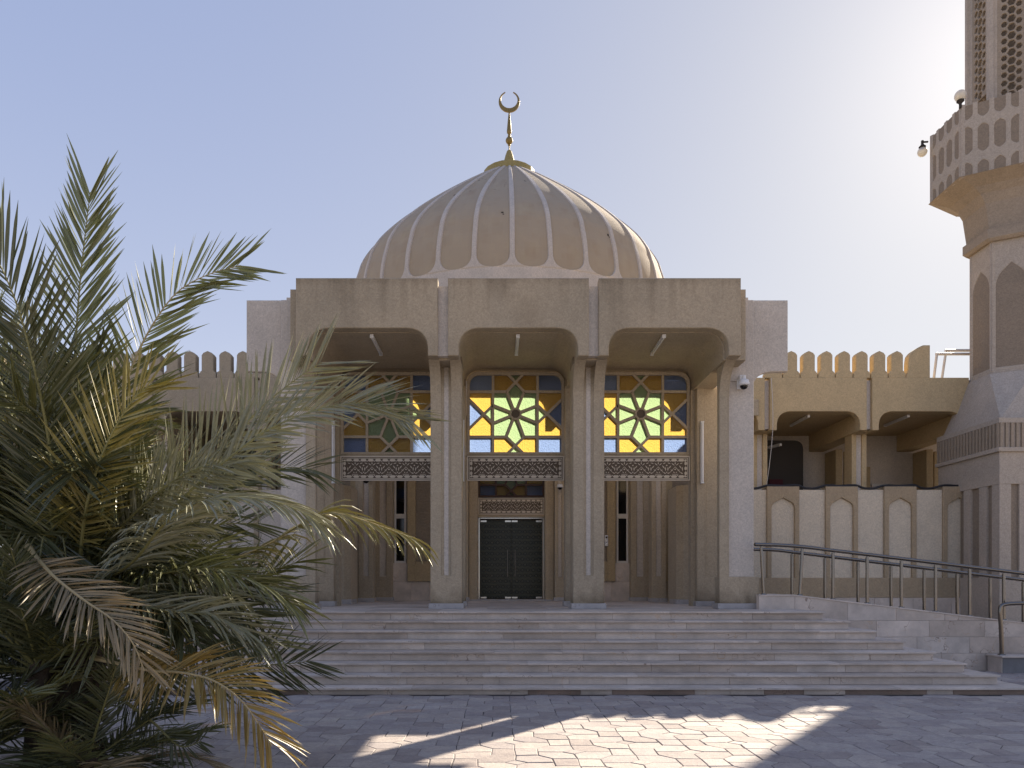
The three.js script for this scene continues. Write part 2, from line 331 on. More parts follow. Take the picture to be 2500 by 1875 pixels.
// ---------------------------------------------------------------- stained-glass windows, fretwork panels
const U = 0.001853;
const P = (x, y) => [(x - 690) * U, (675 - y) * U];
function stainedWindow(parent, cx, cy, s, Zf, barMat, fr) {
  const w = group('stained_window', parent);
  const T = p => [cx + p[0] * s, cy + p[1] * s];
  const quad = pts => pts.map(p => P(...p)).map(T);
  const Zg = Zf + 0.05;
  const paneAt = (pts, mat, arc) => {
    const sh = new THREE.Shape(); const q = quad(pts);
    q.forEach((p, i) => { if (i === 0) sh.moveTo(...p); else if (arc && arc[0] === i) sh.quadraticCurveTo(...T(P(...arc[1])), ...p); else sh.lineTo(...p); });
    const g = new THREE.ShapeGeometry(sh, 6); g.translate(0, 0, -Zg);
    part('pane', g, mat, w);
  };
  const c0 = 95, c1 = 1290, r0 = 165, r1 = 1180, v0 = 405, v1 = 970, h0 = 393, h1 = 965;
  const A = [580, h0], B = [800, h0], C = [v1, 565], D = [v1, 790], E = [800, h1], G = [575, h1], H = [v0, 790], I = [v0, 565];
  const n = [690, 268], e = [1095, 675], so = [690, 1072], we = [285, 675], o = [690, 675];
  const { blue, yellow, green } = M;
  paneAt([[c0, h0], [c0, 300], [230, r0], [v0, r0], [v0, h0]], blue, [2, [c0, r0]]);
  paneAt([[v1, h0], [v1, r0], [1160, r0], [c1, 300], [c1, h0]], blue, [3, [c1, r0]]);
  paneAt([[c0, h1], [v0, h1], [v0, r1], [c0, r1]], blue); paneAt([[v1, h1], [c1, h1], [c1, r1], [v1, r1]], blue);
  paneAt([[v0, r0], [590, r0], n, A, [v0, h0]], yellow); paneAt([[790, r0], [v1, r0], [v1, h0], B, n], yellow); paneAt([[590, r0], [790, r0], n], green);
  paneAt([[v0, h1], G, so, [590, r1], [v0, r1]], yellow); paneAt([E, [v1, h1], [v1, r1], [790, r1], so], yellow); paneAt([so, [790, r1], [590, r1]], green);
  paneAt([[c0, h0], [v0, h0], I, we, [c0, 485]], yellow); paneAt([[c0, 485], we, [c0, 865]], blue); paneAt([we, H, [v0, h1], [c0, h1], [c0, 865]], yellow);
  paneAt([[v1, h0], [c1, h0], [c1, 485], e, C], yellow); paneAt([e, [c1, 485], [c1, 865]], blue); paneAt([e, [c1, 865], [c1, h1], [v1, h1], D], yellow);
  paneAt([o, A, n, B], green); paneAt([o, B, [v1, h0], C], green); paneAt([o, C, e, D], green); paneAt([o, D, [v1, h1], E], green);
  paneAt([o, E, so, G], green); paneAt([o, G, [v0, h1], H], green); paneAt([o, H, we, I], green); paneAt([o, I, [v0, h0], A], green);
  // glazing bars, each a hair prouder than the last so that faces do not coincide
  const bars = []; let k = 0;
  const b = (p, q, wd = 33) => { const z = Zf + 0.012 - 0.0018 * (k++ % 12); bars.push(bar(T(P(...p)), T(P(...q)), wd * U * s, z, Zf + 0.09 + 0.0013 * (k % 11))); };
  b([v0, r0], [v0, r1]); b([v1, r0], [v1, r1]); b([c0, h0], [A[0], h0]); b([B[0], h0], [c1, h0]); b([c0, h1], [G[0], h1]); b([E[0], h1], [c1, h1]);
  b(A, [795, r0]); b(B, [585, r0]); b(G, [795, r1]); b(E, [585, r1]); b(C, [c1, 868]); b(D, [c1, 482]); b(I, [c0, 868]); b(H, [c0, 482]);
  for (const q of [A, B, C, D, E, G, H, I]) b(q, [690 + (q[0] - 690) * 0.2, 675 + (q[1] - 675) * 0.2], 32);
  part('glazing_bar', bars, barMat, w);
  const hub = new THREE.Shape(), hh = new THREE.Path();
  for (let i = 0; i <= 8; i++) { const a = (i + 0.5) * Math.PI / 4, f = i ? 'lineTo' : 'moveTo'; hub[f](...T([Math.cos(a) * 82 * U, Math.sin(a) * 82 * U])); }
  for (let i = 0; i <= 8; i++) { const a = -(i + 0.5) * Math.PI / 4, f = i ? 'lineTo' : 'moveTo'; hh[f](...T([Math.cos(a) * 56 * U, Math.sin(a) * 56 * U])); }
  hub.holes.push(hh); part('hub_ring', ext(hub, Zf - 0.014, Zf + 0.095, 0.004), barMat, w);
  const boss = new THREE.CylinderGeometry(57 * U * s, 57 * U * s, 0.03, 8); boss.rotateX(Math.PI / 2); boss.translate(...T([0, 0]), -(Zf + 0.03));
  part('boss', boss, M.brown, w);
  // outer frame with rounded upper corners
  const fs = new THREE.Shape(), rr = (x0, x1, y0, y1, rad, path) => { path.moveTo(x0, y0); path.lineTo(x1, y0); path.lineTo(x1, y1 - rad); path.quadraticCurveTo(x1, y1, x1 - rad, y1); path.lineTo(x0 + rad, y1); path.quadraticCurveTo(x0, y1, x0, y1 - rad); path.lineTo(x0, y0); };
  const [ax, ay] = T(P(74, 1196)), [bx, by] = T(P(1312, 148)), [ix, iy] = T(P(112, 1162)), [jx, jy] = T(P(1272, 186));
  rr(ax, bx, ay, by, 0.3 * s, fs); const hp = new THREE.Path(); rr(ix, jx, iy, jy, 0.25 * s, hp); fs.holes.push(hp);
  part('window_frame', ext(fs, Zf - 0.03, Zf + 0.11, 0.008), fr || barMat, w);
  return w;
}
function fretPanel(parent, cx, cy, s, Zf) {
  const w = group('fretwork_panel', parent), HW = 1.135 * s, HH = 0.288 * s;
  part('backing', box(cx - HW + 0.01, cx + HW - 0.01, cy - HH + 0.01, cy + HH - 0.01, Zf + 0.02, Zf + 0.06, 0), M.brown, w);
  const fr = (hw, hh, t, z) => [box(cx - hw, cx + hw, cy + hh - t, cy + hh, z, Zf + 0.058, 0.004), box(cx - hw, cx + hw, cy - hh, cy - hh + t, z, Zf + 0.058, 0.004), box(cx - hw, cx - hw + t, cy - hh + t, cy + hh - t, z + 0.002, Zf + 0.057, 0.004), box(cx + hw - t, cx + hw, cy - hh + t, cy + hh - t, z + 0.002, Zf + 0.057, 0.004)];
  part('panel_frame', [...fr(HW, HH, 0.026 * s, Zf - 0.012), ...fr(HW - 0.042 * s, HH - 0.042 * s, 0.016 * s, Zf + 0.004)], M.cream, w);
  // border: a chain of stretched hexagons between two rails
  const pieces = [], hex = (x, y, a, b2, turn) => { const pts = [[-a, 0], [-a + b2, b2], [a - b2, b2], [a, 0], [a - b2, -b2], [-a + b2, -b2]].map(([u, v]) => turn ? [x + v, y + u] : [x + u, y + v]); pieces.push(ext(poly(pts), Zf + 0.006, Zf + 0.022, 0)); };
  const ux = HW - 0.115 * s, uy = HH - 0.115 * s, n = 12;
  for (let i = 0; i < n; i++) { const x = cx - ux + (i + 0.5) * 2 * ux / n; for (const y of [cy + uy + 0.018 * s, cy - uy - 0.018 * s]) hex(x, y, ux / n * 0.86, 0.029 * s, false); }
  for (let j = 0; j < 3; j++) for (const x of [cx - ux - 0.018 * s, cx + ux + 0.018 * s]) hex(x, cy - uy + (j + 0.5) * 2 * uy / 3, uy / 3 * 0.84, 0.029 * s, true);
  for (const sx of [-1, 1]) for (const sy of [-1, 1]) hex(cx + sx * (ux + 0.016 * s), cy + sy * (uy + 0.018 * s), 0.034 * s, 0.018 * s, false);
  // small cream triangles between the links
  for (let i = 0; i <= n; i++) { const x = cx - ux + i * 2 * ux / n; for (const [y, d] of [[cy + uy - 0.012 * s, 1], [cy - uy + 0.012 * s, -1]]) pieces.push(ext(poly(d > 0 ? [[x - 0.022 * s, y], [x + 0.022 * s, y], [x, y + 0.02 * s]] : [[x - 0.022 * s, y], [x, y - 0.02 * s], [x + 0.022 * s, y]]), Zf + 0.007, Zf + 0.022, 0)); }
  part('link', pieces, M.cream, w).userData.kind = 'stuff';
  // interlaced leaf scroll
  const scroll = []; let k = 0;
  const stroke = (p, q, t) => scroll.push(bar([cx + p[0] * s, cy + p[1] * s], [cx + q[0] * s, cy + q[1] * s], t * s, Zf + 0.006 + 0.0007 * (k++ % 9), Zf + 0.0225));
  const leaf = (x, y, a, L, t) => { const c = Math.cos(a), d = Math.sin(a), f = (u, v) => [cx + (x + u * c - v * d) * s, cy + (y + u * d + v * c) * s]; scroll.push(ext(poly([f(-L, 0), f(0, -t), f(L, 0), f(0, t)]), Zf + 0.0045 + 0.0007 * (k++ % 9), Zf + 0.0225, 0)); };
  const h = uy / s - 0.02, m = 5, pw = 2 * (ux / s - 0.03) / m;
  for (let i = 0; i < m; i++) {
    const x = -ux / s + 0.03 + (i + 0.5) * pw;
    stroke([x - pw * 0.3, -h * 0.62], [x, h * 0.25], 0.0085); stroke([x + pw * 0.3, -h * 0.62], [x, h * 0.25], 0.0085);
    stroke([x - pw * 0.18, -h * 0.9], [x + pw * 0.18, -h * 0.9], 0.009);
    for (const d of [-1, 1]) {
      leaf(x + d * pw * 0.13, h * 0.62, d * 0.7, 0.045, 0.011); leaf(x + d * pw * 0.31, h * 0.2, d * -0.9, 0.05, 0.012); leaf(x + d * pw * 0.43, -h * 0.1, Math.PI / 2, 0.05, 0.012);
      leaf(x + d * pw * 0.2, -h * 0.28, d * 0.4, 0.032, 0.01); leaf(x + d * pw * 0.36, h * 0.78, d * 0.3, 0.04, 0.01); leaf(x + d * pw * 0.38, -h * 0.72, d * -0.5, 0.04, 0.011); leaf(x + d * pw * 0.07, -h * 0.62, d * 0.9, 0.024, 0.009);
    }
    leaf(x, h * 0.78, Math.PI / 2, 0.03, 0.012); leaf(x, -h * 0.15, 0, 0.022, 0.018);
    if (i) { leaf(x - pw / 2, h * 0.45, 0, 0.02, 0.018); leaf(x - pw / 2, -h * 0.6, 0, 0.02, 0.014); }
  }
  part('leaf_scroll', scroll, M.cream, w).userData.kind = 'stuff';
  return w;
}

// ---------------------------------------------------------------- the entrance porch
const XC = 0.41, BAY = 2.95, HALF = 1.18, SOFFIT = 6.80, PEND = 6.255;
{
  const po = thing('entrance_porch', 'sandy stucco entrance porch with three rounded bays and tall pillars above the steps', 'porch');
  // front fascia: three plates with rounded openings, slots between them
  const plates = [[XC - 4.395, XC - 1.592, XC - 2.97 - 1.185, XC - 2.97 + 1.185], [XC - 1.392, XC + 1.392, XC - 1.18, XC + 1.18], [XC + 1.592, XC + 4.395, XC + 2.97 - 1.185, XC + 2.97 + 1.185]];
  const comb = (x0, x1, y0, y1, opens, top, rad) => {
    const s = new THREE.Shape(); s.moveTo(x0, y1); s.lineTo(x0, y0);
    for (const [a, b] of opens) { s.lineTo(a, y0); s.lineTo(a, top - rad); s.quadraticCurveTo(a + 0.02, top - 0.02, a + rad, top); s.lineTo(b - rad, top); s.quadraticCurveTo(b - 0.02, top - 0.02, b, top - rad); s.lineTo(b, y0); }
    s.lineTo(x1, y0); s.lineTo(x1, y1); s.lineTo(x0, y1); return s;
  };
  for (const [x0, x1, a, b] of plates) part('fascia_panel', ext(comb(x0, x1, PEND, 7.79, [[a, b]], SOFFIT, 0.40), 14.70, 14.95, 0.015, 10), M.fascia, po);
  for (const x of [XC - 1.492, XC + 1.492]) part('slot_strip', box(x - 0.13, x + 0.13, PEND + 0.03, 7.68, 14.83, 14.97, 0.01), M.pale, po);
  // the roof with its three vaulted bays, front and back of the glazing
  const openings = [-1, 0, 1].map(k => [XC + BAY * k - HALF, XC + BAY * k + HALF]);
  part('roof', ext(comb(XC - 4.58, XC + 4.58, PEND - 0.01, 7.67, openings, SOFFIT - 0.004, 0.36), 14.97, 17.60, 0.01, 10), M.tan, po);
  part('rear_fascia', ext(comb(XC - 4.579, XC + 4.579, 6.0, 7.668, [-1, 0, 1].map(k => [XC + BAY * k - 1.40, XC + BAY * k + 1.40]), SOFFIT - 0.008, 0.36), 17.60, 18.45, 0.01, 10), M.tan, po);
  // stepped side pieces and deep side fascias with a rounded lower corner
  for (const d of [-1, 1]) {
    const X = v => XC + d * v, bx = (a, b2, ...k) => box(Math.min(X(a), X(b2)), Math.max(X(a), X(b2)), ...k);
    part('side_fin', bx(4.38, 4.60, PEND, 7.685, 15.10, 15.28, 0.01), M.tan, po);
    part('side_fin', bx(4.40, 4.79, 5.95, 7.69, 15.445, 15.6, 0.01), M.pale, po);
    const s = new THREE.Shape(), q = (f, x, y, ...e) => s[f](...(e.length ? [X(x), y, X(e[0]), e[1]] : [X(x), y]));
    q('moveTo', 4.9, 7.69); q('lineTo', 5.67, 7.69); q('lineTo', 5.67, 6.20); q('lineTo', 5.30, 6.19); q('quadraticCurveTo', 5.0, 6.17, 4.93, 5.88); q('lineTo', 4.9, 5.88);
    part('side_fascia', ext(s, 15.60, 15.74, 0.012), M.pale, po);
  }
  // inner pillars
  const inner = (x, Zf, Zb, flare) => {
    const w = 0.326, gw = 0.105;
    const plan = [[-w, Zb], [-w, Zf + 0.02], [-w + 0.02, Zf], [-gw, Zf], [-gw + 0.02, Zf + 0.03], [-gw + 0.055, Zf + 0.055], [gw - 0.055, Zf + 0.055], [gw - 0.02, Zf + 0.03], [gw, Zf], [w - 0.02, Zf], [w, Zf + 0.02], [w, Zb]].map(p => [p[0] + x, p[1]]);
    const low = [[-w, Zb], [-w, Zf + 0.02], [-w + 0.02, Zf], [w - 0.02, Zf], [w, Zf + 0.02], [w, Zb]].map(p => [p[0] + x, p[1]]);
    const g = [flat(extY(plan, 1.92, PEND + 0.2)), flat(extY(low, LAND, 1.92))];
    if (flare) { const sh = new THREE.Shape(); sh.moveTo(Zf, 5.62); sh.quadraticCurveTo(Zf - 0.04, 6.12, 14.94, PEND - 0.006); sh.lineTo(Zf + 0.01, PEND - 0.006); for (const [a, b2] of [[-w, -gw], [gw, w]]) g.push(extX(sh, x + a + 0.002, x + b2 - 0.002, 0)); }
    const c = part('pillar', g, M.pillar, po);
    part('groove_inlay', box(x - gw + 0.06, x + gw - 0.06, 1.925, PEND, Zf + 0.05, Zf + 0.07, 0), M.pale, c);
    part('pillar_base', box(x - w - 0.035, x + w + 0.035, LAND, LAND + 0.115, Zf - 0.035, Zb + 0.035, 0.01), M.plinth, c);
    return c;
  };
  for (const x of [XC - 1.475, XC + 1.475]) { inner(x, 15.42, 16.0, true); inner(x, 17.15, 17.52, false); }
  // outer pillars: a proud strip, a paler recessed face and a block at the foot
  for (const d of [-1, 1]) for (const [Zf, Zb] of [[15.42, 16.0], [17.15, 17.62]]) {
    const X = v => XC + d * v, bx = (a, b2, ...k) => box(Math.min(X(a), X(b2)), Math.max(X(a), X(b2)), ...k);
    const g = [bx(4.18, 4.385, 1.885, PEND + 0.1, Zf, Zf + 0.17, 0.018), bx(4.183, Zf < 16 ? 5.01 : 5.4, LAND, 1.90, Zf + 0.002, Zf + 0.36, 0.012)];
    if (Zf < 16) { const sh = new THREE.Shape(); sh.moveTo(Zf, 5.62); sh.quadraticCurveTo(Zf - 0.04, 6.12, 14.94, PEND - 0.006); sh.lineTo(Zf + 0.01, PEND - 0.006); g.push(extX(sh, Math.min(X(4.182), X(4.383)), Math.max(X(4.182), X(4.383)), 0)); }
    const c = part('pillar', g, M.pillar, po);
    part('recessed_face', bx(4.375, Zf < 16 ? 4.92 : 5.34, 1.88, Zf < 16 ? 7.655 : 6.3, Zf + 0.06, Zf + 0.34, 0.02), Zf < 16 ? M.pale : M.tan, c);
    if (Zf > 16) part('jamb', bx(4.09, 4.39, LAND + 0.001, PEND, 17.335, 17.56, 0), M.tan, c);
    part('pillar_base', bx(4.145, Zf < 16 ? 5.05 : 5.44, LAND, LAND + 0.115, Zf - 0.035, Zf + 0.4, 0.01), M.plinth, c);
  }
  for (const k of [-1, 0, 1]) { const cx = XC + BAY * k + (k ? 0 : 0.01); stainedWindow(po, cx, 5.733, 1, 17.47, M.mullion); fretPanel(po, cx, 4.444, 1, 17.40); }
  part('transom', box(XC - 4.1, XC + 4.1, 4.735, 4.79, 17.44, 17.60, 0.008), M.tan, po);
}
// ---------------------------------------------------------------- lamps and cameras on the porch
function tubeLight(label, a, b, up) {
  const t = thing('tube_light', label, 'tube light', null, a.clone());
  const d = b.clone().sub(a), L = d.length();
  const body = new RoundedBoxGeometry(0.07, 0.05, L, 1, 0.008), lamp = new THREE.CylinderGeometry(0.018, 0.018, L - 0.1, 8); lamp.rotateX(Math.PI / 2);
  const cap = s => { const g = new RoundedBoxGeometry(0.075, 0.075, 0.03, 1, 0.006); g.translate(0, 0.012, s * (L / 2 - 0.012)); return g; };
  const m = new THREE.Matrix4().lookAt(new THREE.Vector3(), d, up); m.setPosition(d.clone().multiplyScalar(0.5));
  lamp.translate(0, 0.042, 0);
  for (const [n, g] of [['housing', body], ['lamp', lamp], ['end_cap', cap(-1)], ['end_cap', cap(1)]]) { g.applyMatrix4(m); part(n, g, M.white, t); }
  return t;
}
{
  const dn = new THREE.Vector3(0, -1, 0);
  tubeLight('white tube light under the ceiling of the left porch bay, above the palm leaves', V(XC - BAY, 6.76, 15.02), V(XC - BAY, 6.76, 16.22), dn);
  tubeLight('white tube light under the ceiling of the middle porch bay', V(XC, 6.76, 15.02), V(XC, 6.76, 16.22), dn);
  tubeLight('white tube light under the ceiling of the right porch bay', V(XC + BAY, 6.76, 15.02), V(XC + BAY, 6.76, 16.22), dn);
  const f = new THREE.Vector3(0, 0, 1);
  tubeLight('upright white tube light right of the stained window in the right porch bay', V(4.695, 4.05, 17.10), V(4.695, 5.47, 17.10), f);
  tubeLight('upright white tube light between the middle stained window and the right inner pillar', V(1.745, 4.02, 17.10), V(1.745, 5.42, 17.10), f);
  tubeLight('upright white tube light half hidden behind the left inner pillar, beside the middle stained window', V(-0.80, 4.1, 17.10), V(-0.80, 5.5, 17.10), f);
  tubeLight('upright white tube light beside the left stained window, crossed by palm leaves', V(-3.77, 4.05, 17.10), V(-3.77, 5.47, 17.10), f);
}
function domeCamera(label, p, s, wall) {
  const t = thing('security_camera', label, 'security camera', null, p.clone());
  const l = (pts) => new THREE.LatheGeometry(pts.map(q => new THREE.Vector2(q[0] * s, q[1] * s)), 24);
  part('housing', l([[0, 0.10], [0.095, 0.095], [0.10, 0.07], [0.10, 0.045], [0.112, 0.035], [0.112, 0.0], [0.09, -0.02], [0, -0.02]]), M.white, t);
  const eye = l([[0.078, -0.02], [0.074, -0.05], [0.055, -0.08], [0.025, -0.095], [0, -0.098]]); part('lens_dome', eye, M.blackGlass, t);
  if (wall) {
    const arm = rod(new THREE.Vector3(0, 0.09, 0), new THREE.Vector3(0, 0.19, 0), 0.042, 0.038, 14); part('arm', arm, M.white, t);
    const b = new RoundedBoxGeometry(0.10, 0.16, 0.16, 1, 0.01); b.translate(-0.02, 0.13, -0.10); part('bracket', b, M.white, t);
    const c = new RoundedBoxGeometry(0.12, 0.20, 0.03, 1, 0.006); c.translate(-0.03, 0.05, -0.165); part('wall_plate', c, M.white, t);
  }
  return t;
}
domeCamera('white dome security camera on an arm high on the right-hand corner pillar', V(5.05, 5.83, 15.27), 1, true);

// ---------------------------------------------------------------- domed prayer hall
const DX = 0.50, DZ = 32;
{
  const h = thing('dome', 'large ribbed sand coloured dome rising behind the flat porch roof', 'dome');
  const prof = new THREE.CatmullRomCurve3([[6.72, 9.0], [6.76, 11.0], [6.76, 12.6], [6.7, 13.3], [6.6, 13.8], [6.5, 14.11], [6.40, 14.43], [6.22, 14.76], [5.96, 15.13], [5.59, 15.54], [5.08, 16.04], [4.37, 16.66], [3.38, 17.45], [1.98, 18.49], [1.0, 19.16]].map(p => new THREE.Vector3(p[0], p[1], 0)));
  const pts = prof.getSpacedPoints(90);
  const lathe = new THREE.LatheGeometry(pts.map(p => new THREE.Vector2(p.x - 0.055, p.y)), 192);
  
  lathe.translate(DX, 0, -DZ);
  const shellMap = (() => {                             // weathered render: soft mottling, specks and runs gathered near the crown
    const W = 2048, H = 1024, cv = document.createElement('canvas'); cv.width = W; cv.height = H; const c = cv.getContext('2d'), r = rng(314);
    c.fillStyle = '#e6e4e0'; c.fillRect(0, 0, W, H);
    for (let i = 0; i < 5200; i++) { const x = r() * W, y = r() * H, s = 3 + r() * 26, d = r() < 0.5; c.fillStyle = d ? 'rgba(190,182,172,0.07)' : 'rgba(250,248,244,0.07)'; c.fillRect(x, y, s * 0.7, s * 1.6); }
    for (let i = 0; i < 420; i++) { const x = r() * W, y = Math.pow(r(), 2.2) * H * 0.42, s = 1 + r() * 2.2; c.fillStyle = 'rgba(62,54,48,' + (0.25 + r() * 0.5) + ')'; c.fillRect(x, y, s * (3 - 2 * y / H), s); if (r() < 0.25) { c.fillStyle = 'rgba(90,80,72,0.12)'; c.fillRect(x, y, 3, 30 + r() * 60); } }
    for (let i = 0; i < 26; i++) { const x = r() * W, y = r() * H * 0.75; c.fillStyle = 'rgba(40,34,30,0.85)'; c.fillRect(x, y, 2 + r() * 3, 3 + r() * 7); c.fillRect(x + 3, y + 8, 2, 3 + r() * 4); }
    const t = new THREE.CanvasTexture(cv); t.wrapS = THREE.RepeatWrapping; t.colorSpace = THREE.SRGBColorSpace; return t;
  })();
  const bump = stuccoBump.clone(); bump.repeat.set(9, 3.5); bump.needsUpdate = true;
  M.dome.map = shellMap; M.dome.bumpMap = bump;
  part('shell', lathe, M.dome, h, false);
  // one rib with its share of the scalloped foot, repeated round the dome
  const NR = 32, DEL = Math.PI * 2 / NR, Yg = 12.5, hr = 0.55;
  const rows = pts.filter(p => p.y >= Yg - 1.3);
  const extra = []; for (let i = 0; i < rows.length - 1; i++) { extra.push(rows[i]); if (rows[i].y < Yg + hr + 0.3) for (const t of [0.25, 0.5, 0.75]) extra.push(rows[i].clone().lerp(rows[i + 1], t)); } extra.push(rows[rows.length - 1]);
  const pos = [], half = p => {
    const w = Math.min(0.095, 0.05 + 0.045 * Math.min(1, p.x / 5)) / p.x; let g = DEL / 2 - w;
    if (p.y < Yg) g = 0; else if (p.y < Yg + hr) { const u = (Yg + hr - p.y) / hr; g *= Math.pow(Math.max(0, 1 - Math.pow(u, 2.7)), 1 / 2.2); }
    return Math.max(DEL / 2 - g, 0);
  };
  const pt = (p, a, r) => [Math.sin(a) * (p.x + r), p.y, Math.cos(a) * (p.x + r)];
  const quad = (a, b, c, d) => pos.push(...a, ...b, ...c, ...a, ...c, ...d);
  for (let i = 0; i + 1 < extra.length; i++) {
    const p = extra[i], q = extra[i + 1], a = half(p) - 0.0004, b = half(q) - 0.0004, e = 0.02, full = v => v > DEL / 2 - 1e-4;
    const ai = full(half(p)) ? a + 0.0004 : Math.max(a - e / p.x, a * 0.4), bi = full(half(q)) ? b + 0.0004 : Math.max(b - e / q.x, b * 0.4);
    quad(pt(p, -a, -0.06), pt(p, -ai, 0), pt(q, -bi, 0), pt(q, -b, -0.06));
    quad(pt(p, -ai, 0), pt(p, ai, 0), pt(q, bi, 0), pt(q, -bi, 0));
    quad(pt(p, ai, 0), pt(p, a, -0.06), pt(q, b, -0.06), pt(q, bi, 0));
  }
  const rib = new THREE.BufferGeometry(); rib.setAttribute('position', new THREE.Float32BufferAttribute(pos, 3)); rib.computeVertexNormals();
  const rg = boxUV(rib);
  for (let k = 0; k < NR; k++) { const m = new THREE.Mesh(rg, M.rib); m.name = 'rib'; m.position.set(DX, 0, -DZ); m.rotation.y = k * DEL; m.castShadow = m.receiveShadow = true; h.add(m); }
  const lt = (l, n = 48) => { const g = new THREE.LatheGeometry(l.map(p => new THREE.Vector2(...p)), n); g.translate(DX, 0, -DZ); return g; };
  part('cap', flat(lt([[0.9, 18.95], [1.1, 18.99], [1.13, 19.08], [1.12, 19.30], [1.08, 19.33], [0.42, 19.40], [0.34, 19.5], [0.26, 19.75], [0.17, 20.1], [0.10, 20.3], [0.03, 20.36]], 20)), M.cap, h);
}
{
  const f = thing('crescent_finial', 'brass finial with a crescent moon on the tip of the dome', 'finial', null, V(DX, 20.33, DZ));
  const lt = (l, n = 24) => new THREE.LatheGeometry(l.map(p => new THREE.Vector2(...p)), n);
  part('spindle', lt([[0.03, -0.02], [0.028, 0.2], [0.06, 0.22], [0.06, 0.26], [0.04, 0.28], [0.04, 0.30]]), M.gold, f);
  part('ball', new THREE.SphereGeometry(0.155, 24, 16).translate(0, 0.43, 0), M.gold, f);
  part('spire', lt([[0.05, 0.56], [0.07, 0.62], [0.05, 0.66], [0.05, 0.69], [0.10, 0.76], [0.105, 0.84], [0.085, 1.05], [0.05, 1.45], [0.025, 1.66], [0.03, 1.70]]), M.gold, f);
  const s = new THREE.Shape(), R = 0.455, r = 0.375, off = 0.10, cy = 2.10;
  const a0 = 1.965, full = Math.PI * 2;                           // horns left open at the top
  for (let i = 0; i <= 48; i++) { const t = a0 + (full - 2 * (a0 - Math.PI / 2)) * i / 48; s[i ? 'lineTo' : 'moveTo'](Math.cos(t) * R, cy + Math.sin(t) * R); }
  for (let i = 48; i >= 0; i--) { const t = a0 + (full - 2 * (a0 - Math.PI / 2)) * i / 48, k = Math.sin(t) * 0.5 + 0.5; const rr = R - 0.012 - 0.165 * Math.pow(1 - k, 0.8); s.lineTo(Math.cos(t) * rr, cy + Math.sin(t) * rr); }
  const c = new THREE.ExtrudeGeometry(s, { depth: 0.04, bevelEnabled: true, bevelThickness: 0.015, bevelSize: 0.008, bevelOffset: -0.008, bevelSegments: 2 }); c.translate(0, 0, -0.035);
  part('crescent', c, M.gold, f);
}
{
  const b = thing('prayer_hall', 'low flat roofed prayer hall block beneath the dome', 'building');
  part('wall', box(-7.5, 8.5, 0, 8.6, 26.5, 40), M.tan, b);
  part('roof', box(-7.7, 8.7, 8.6, 8.9, 26.3, 40.2), M.pale, b);
}

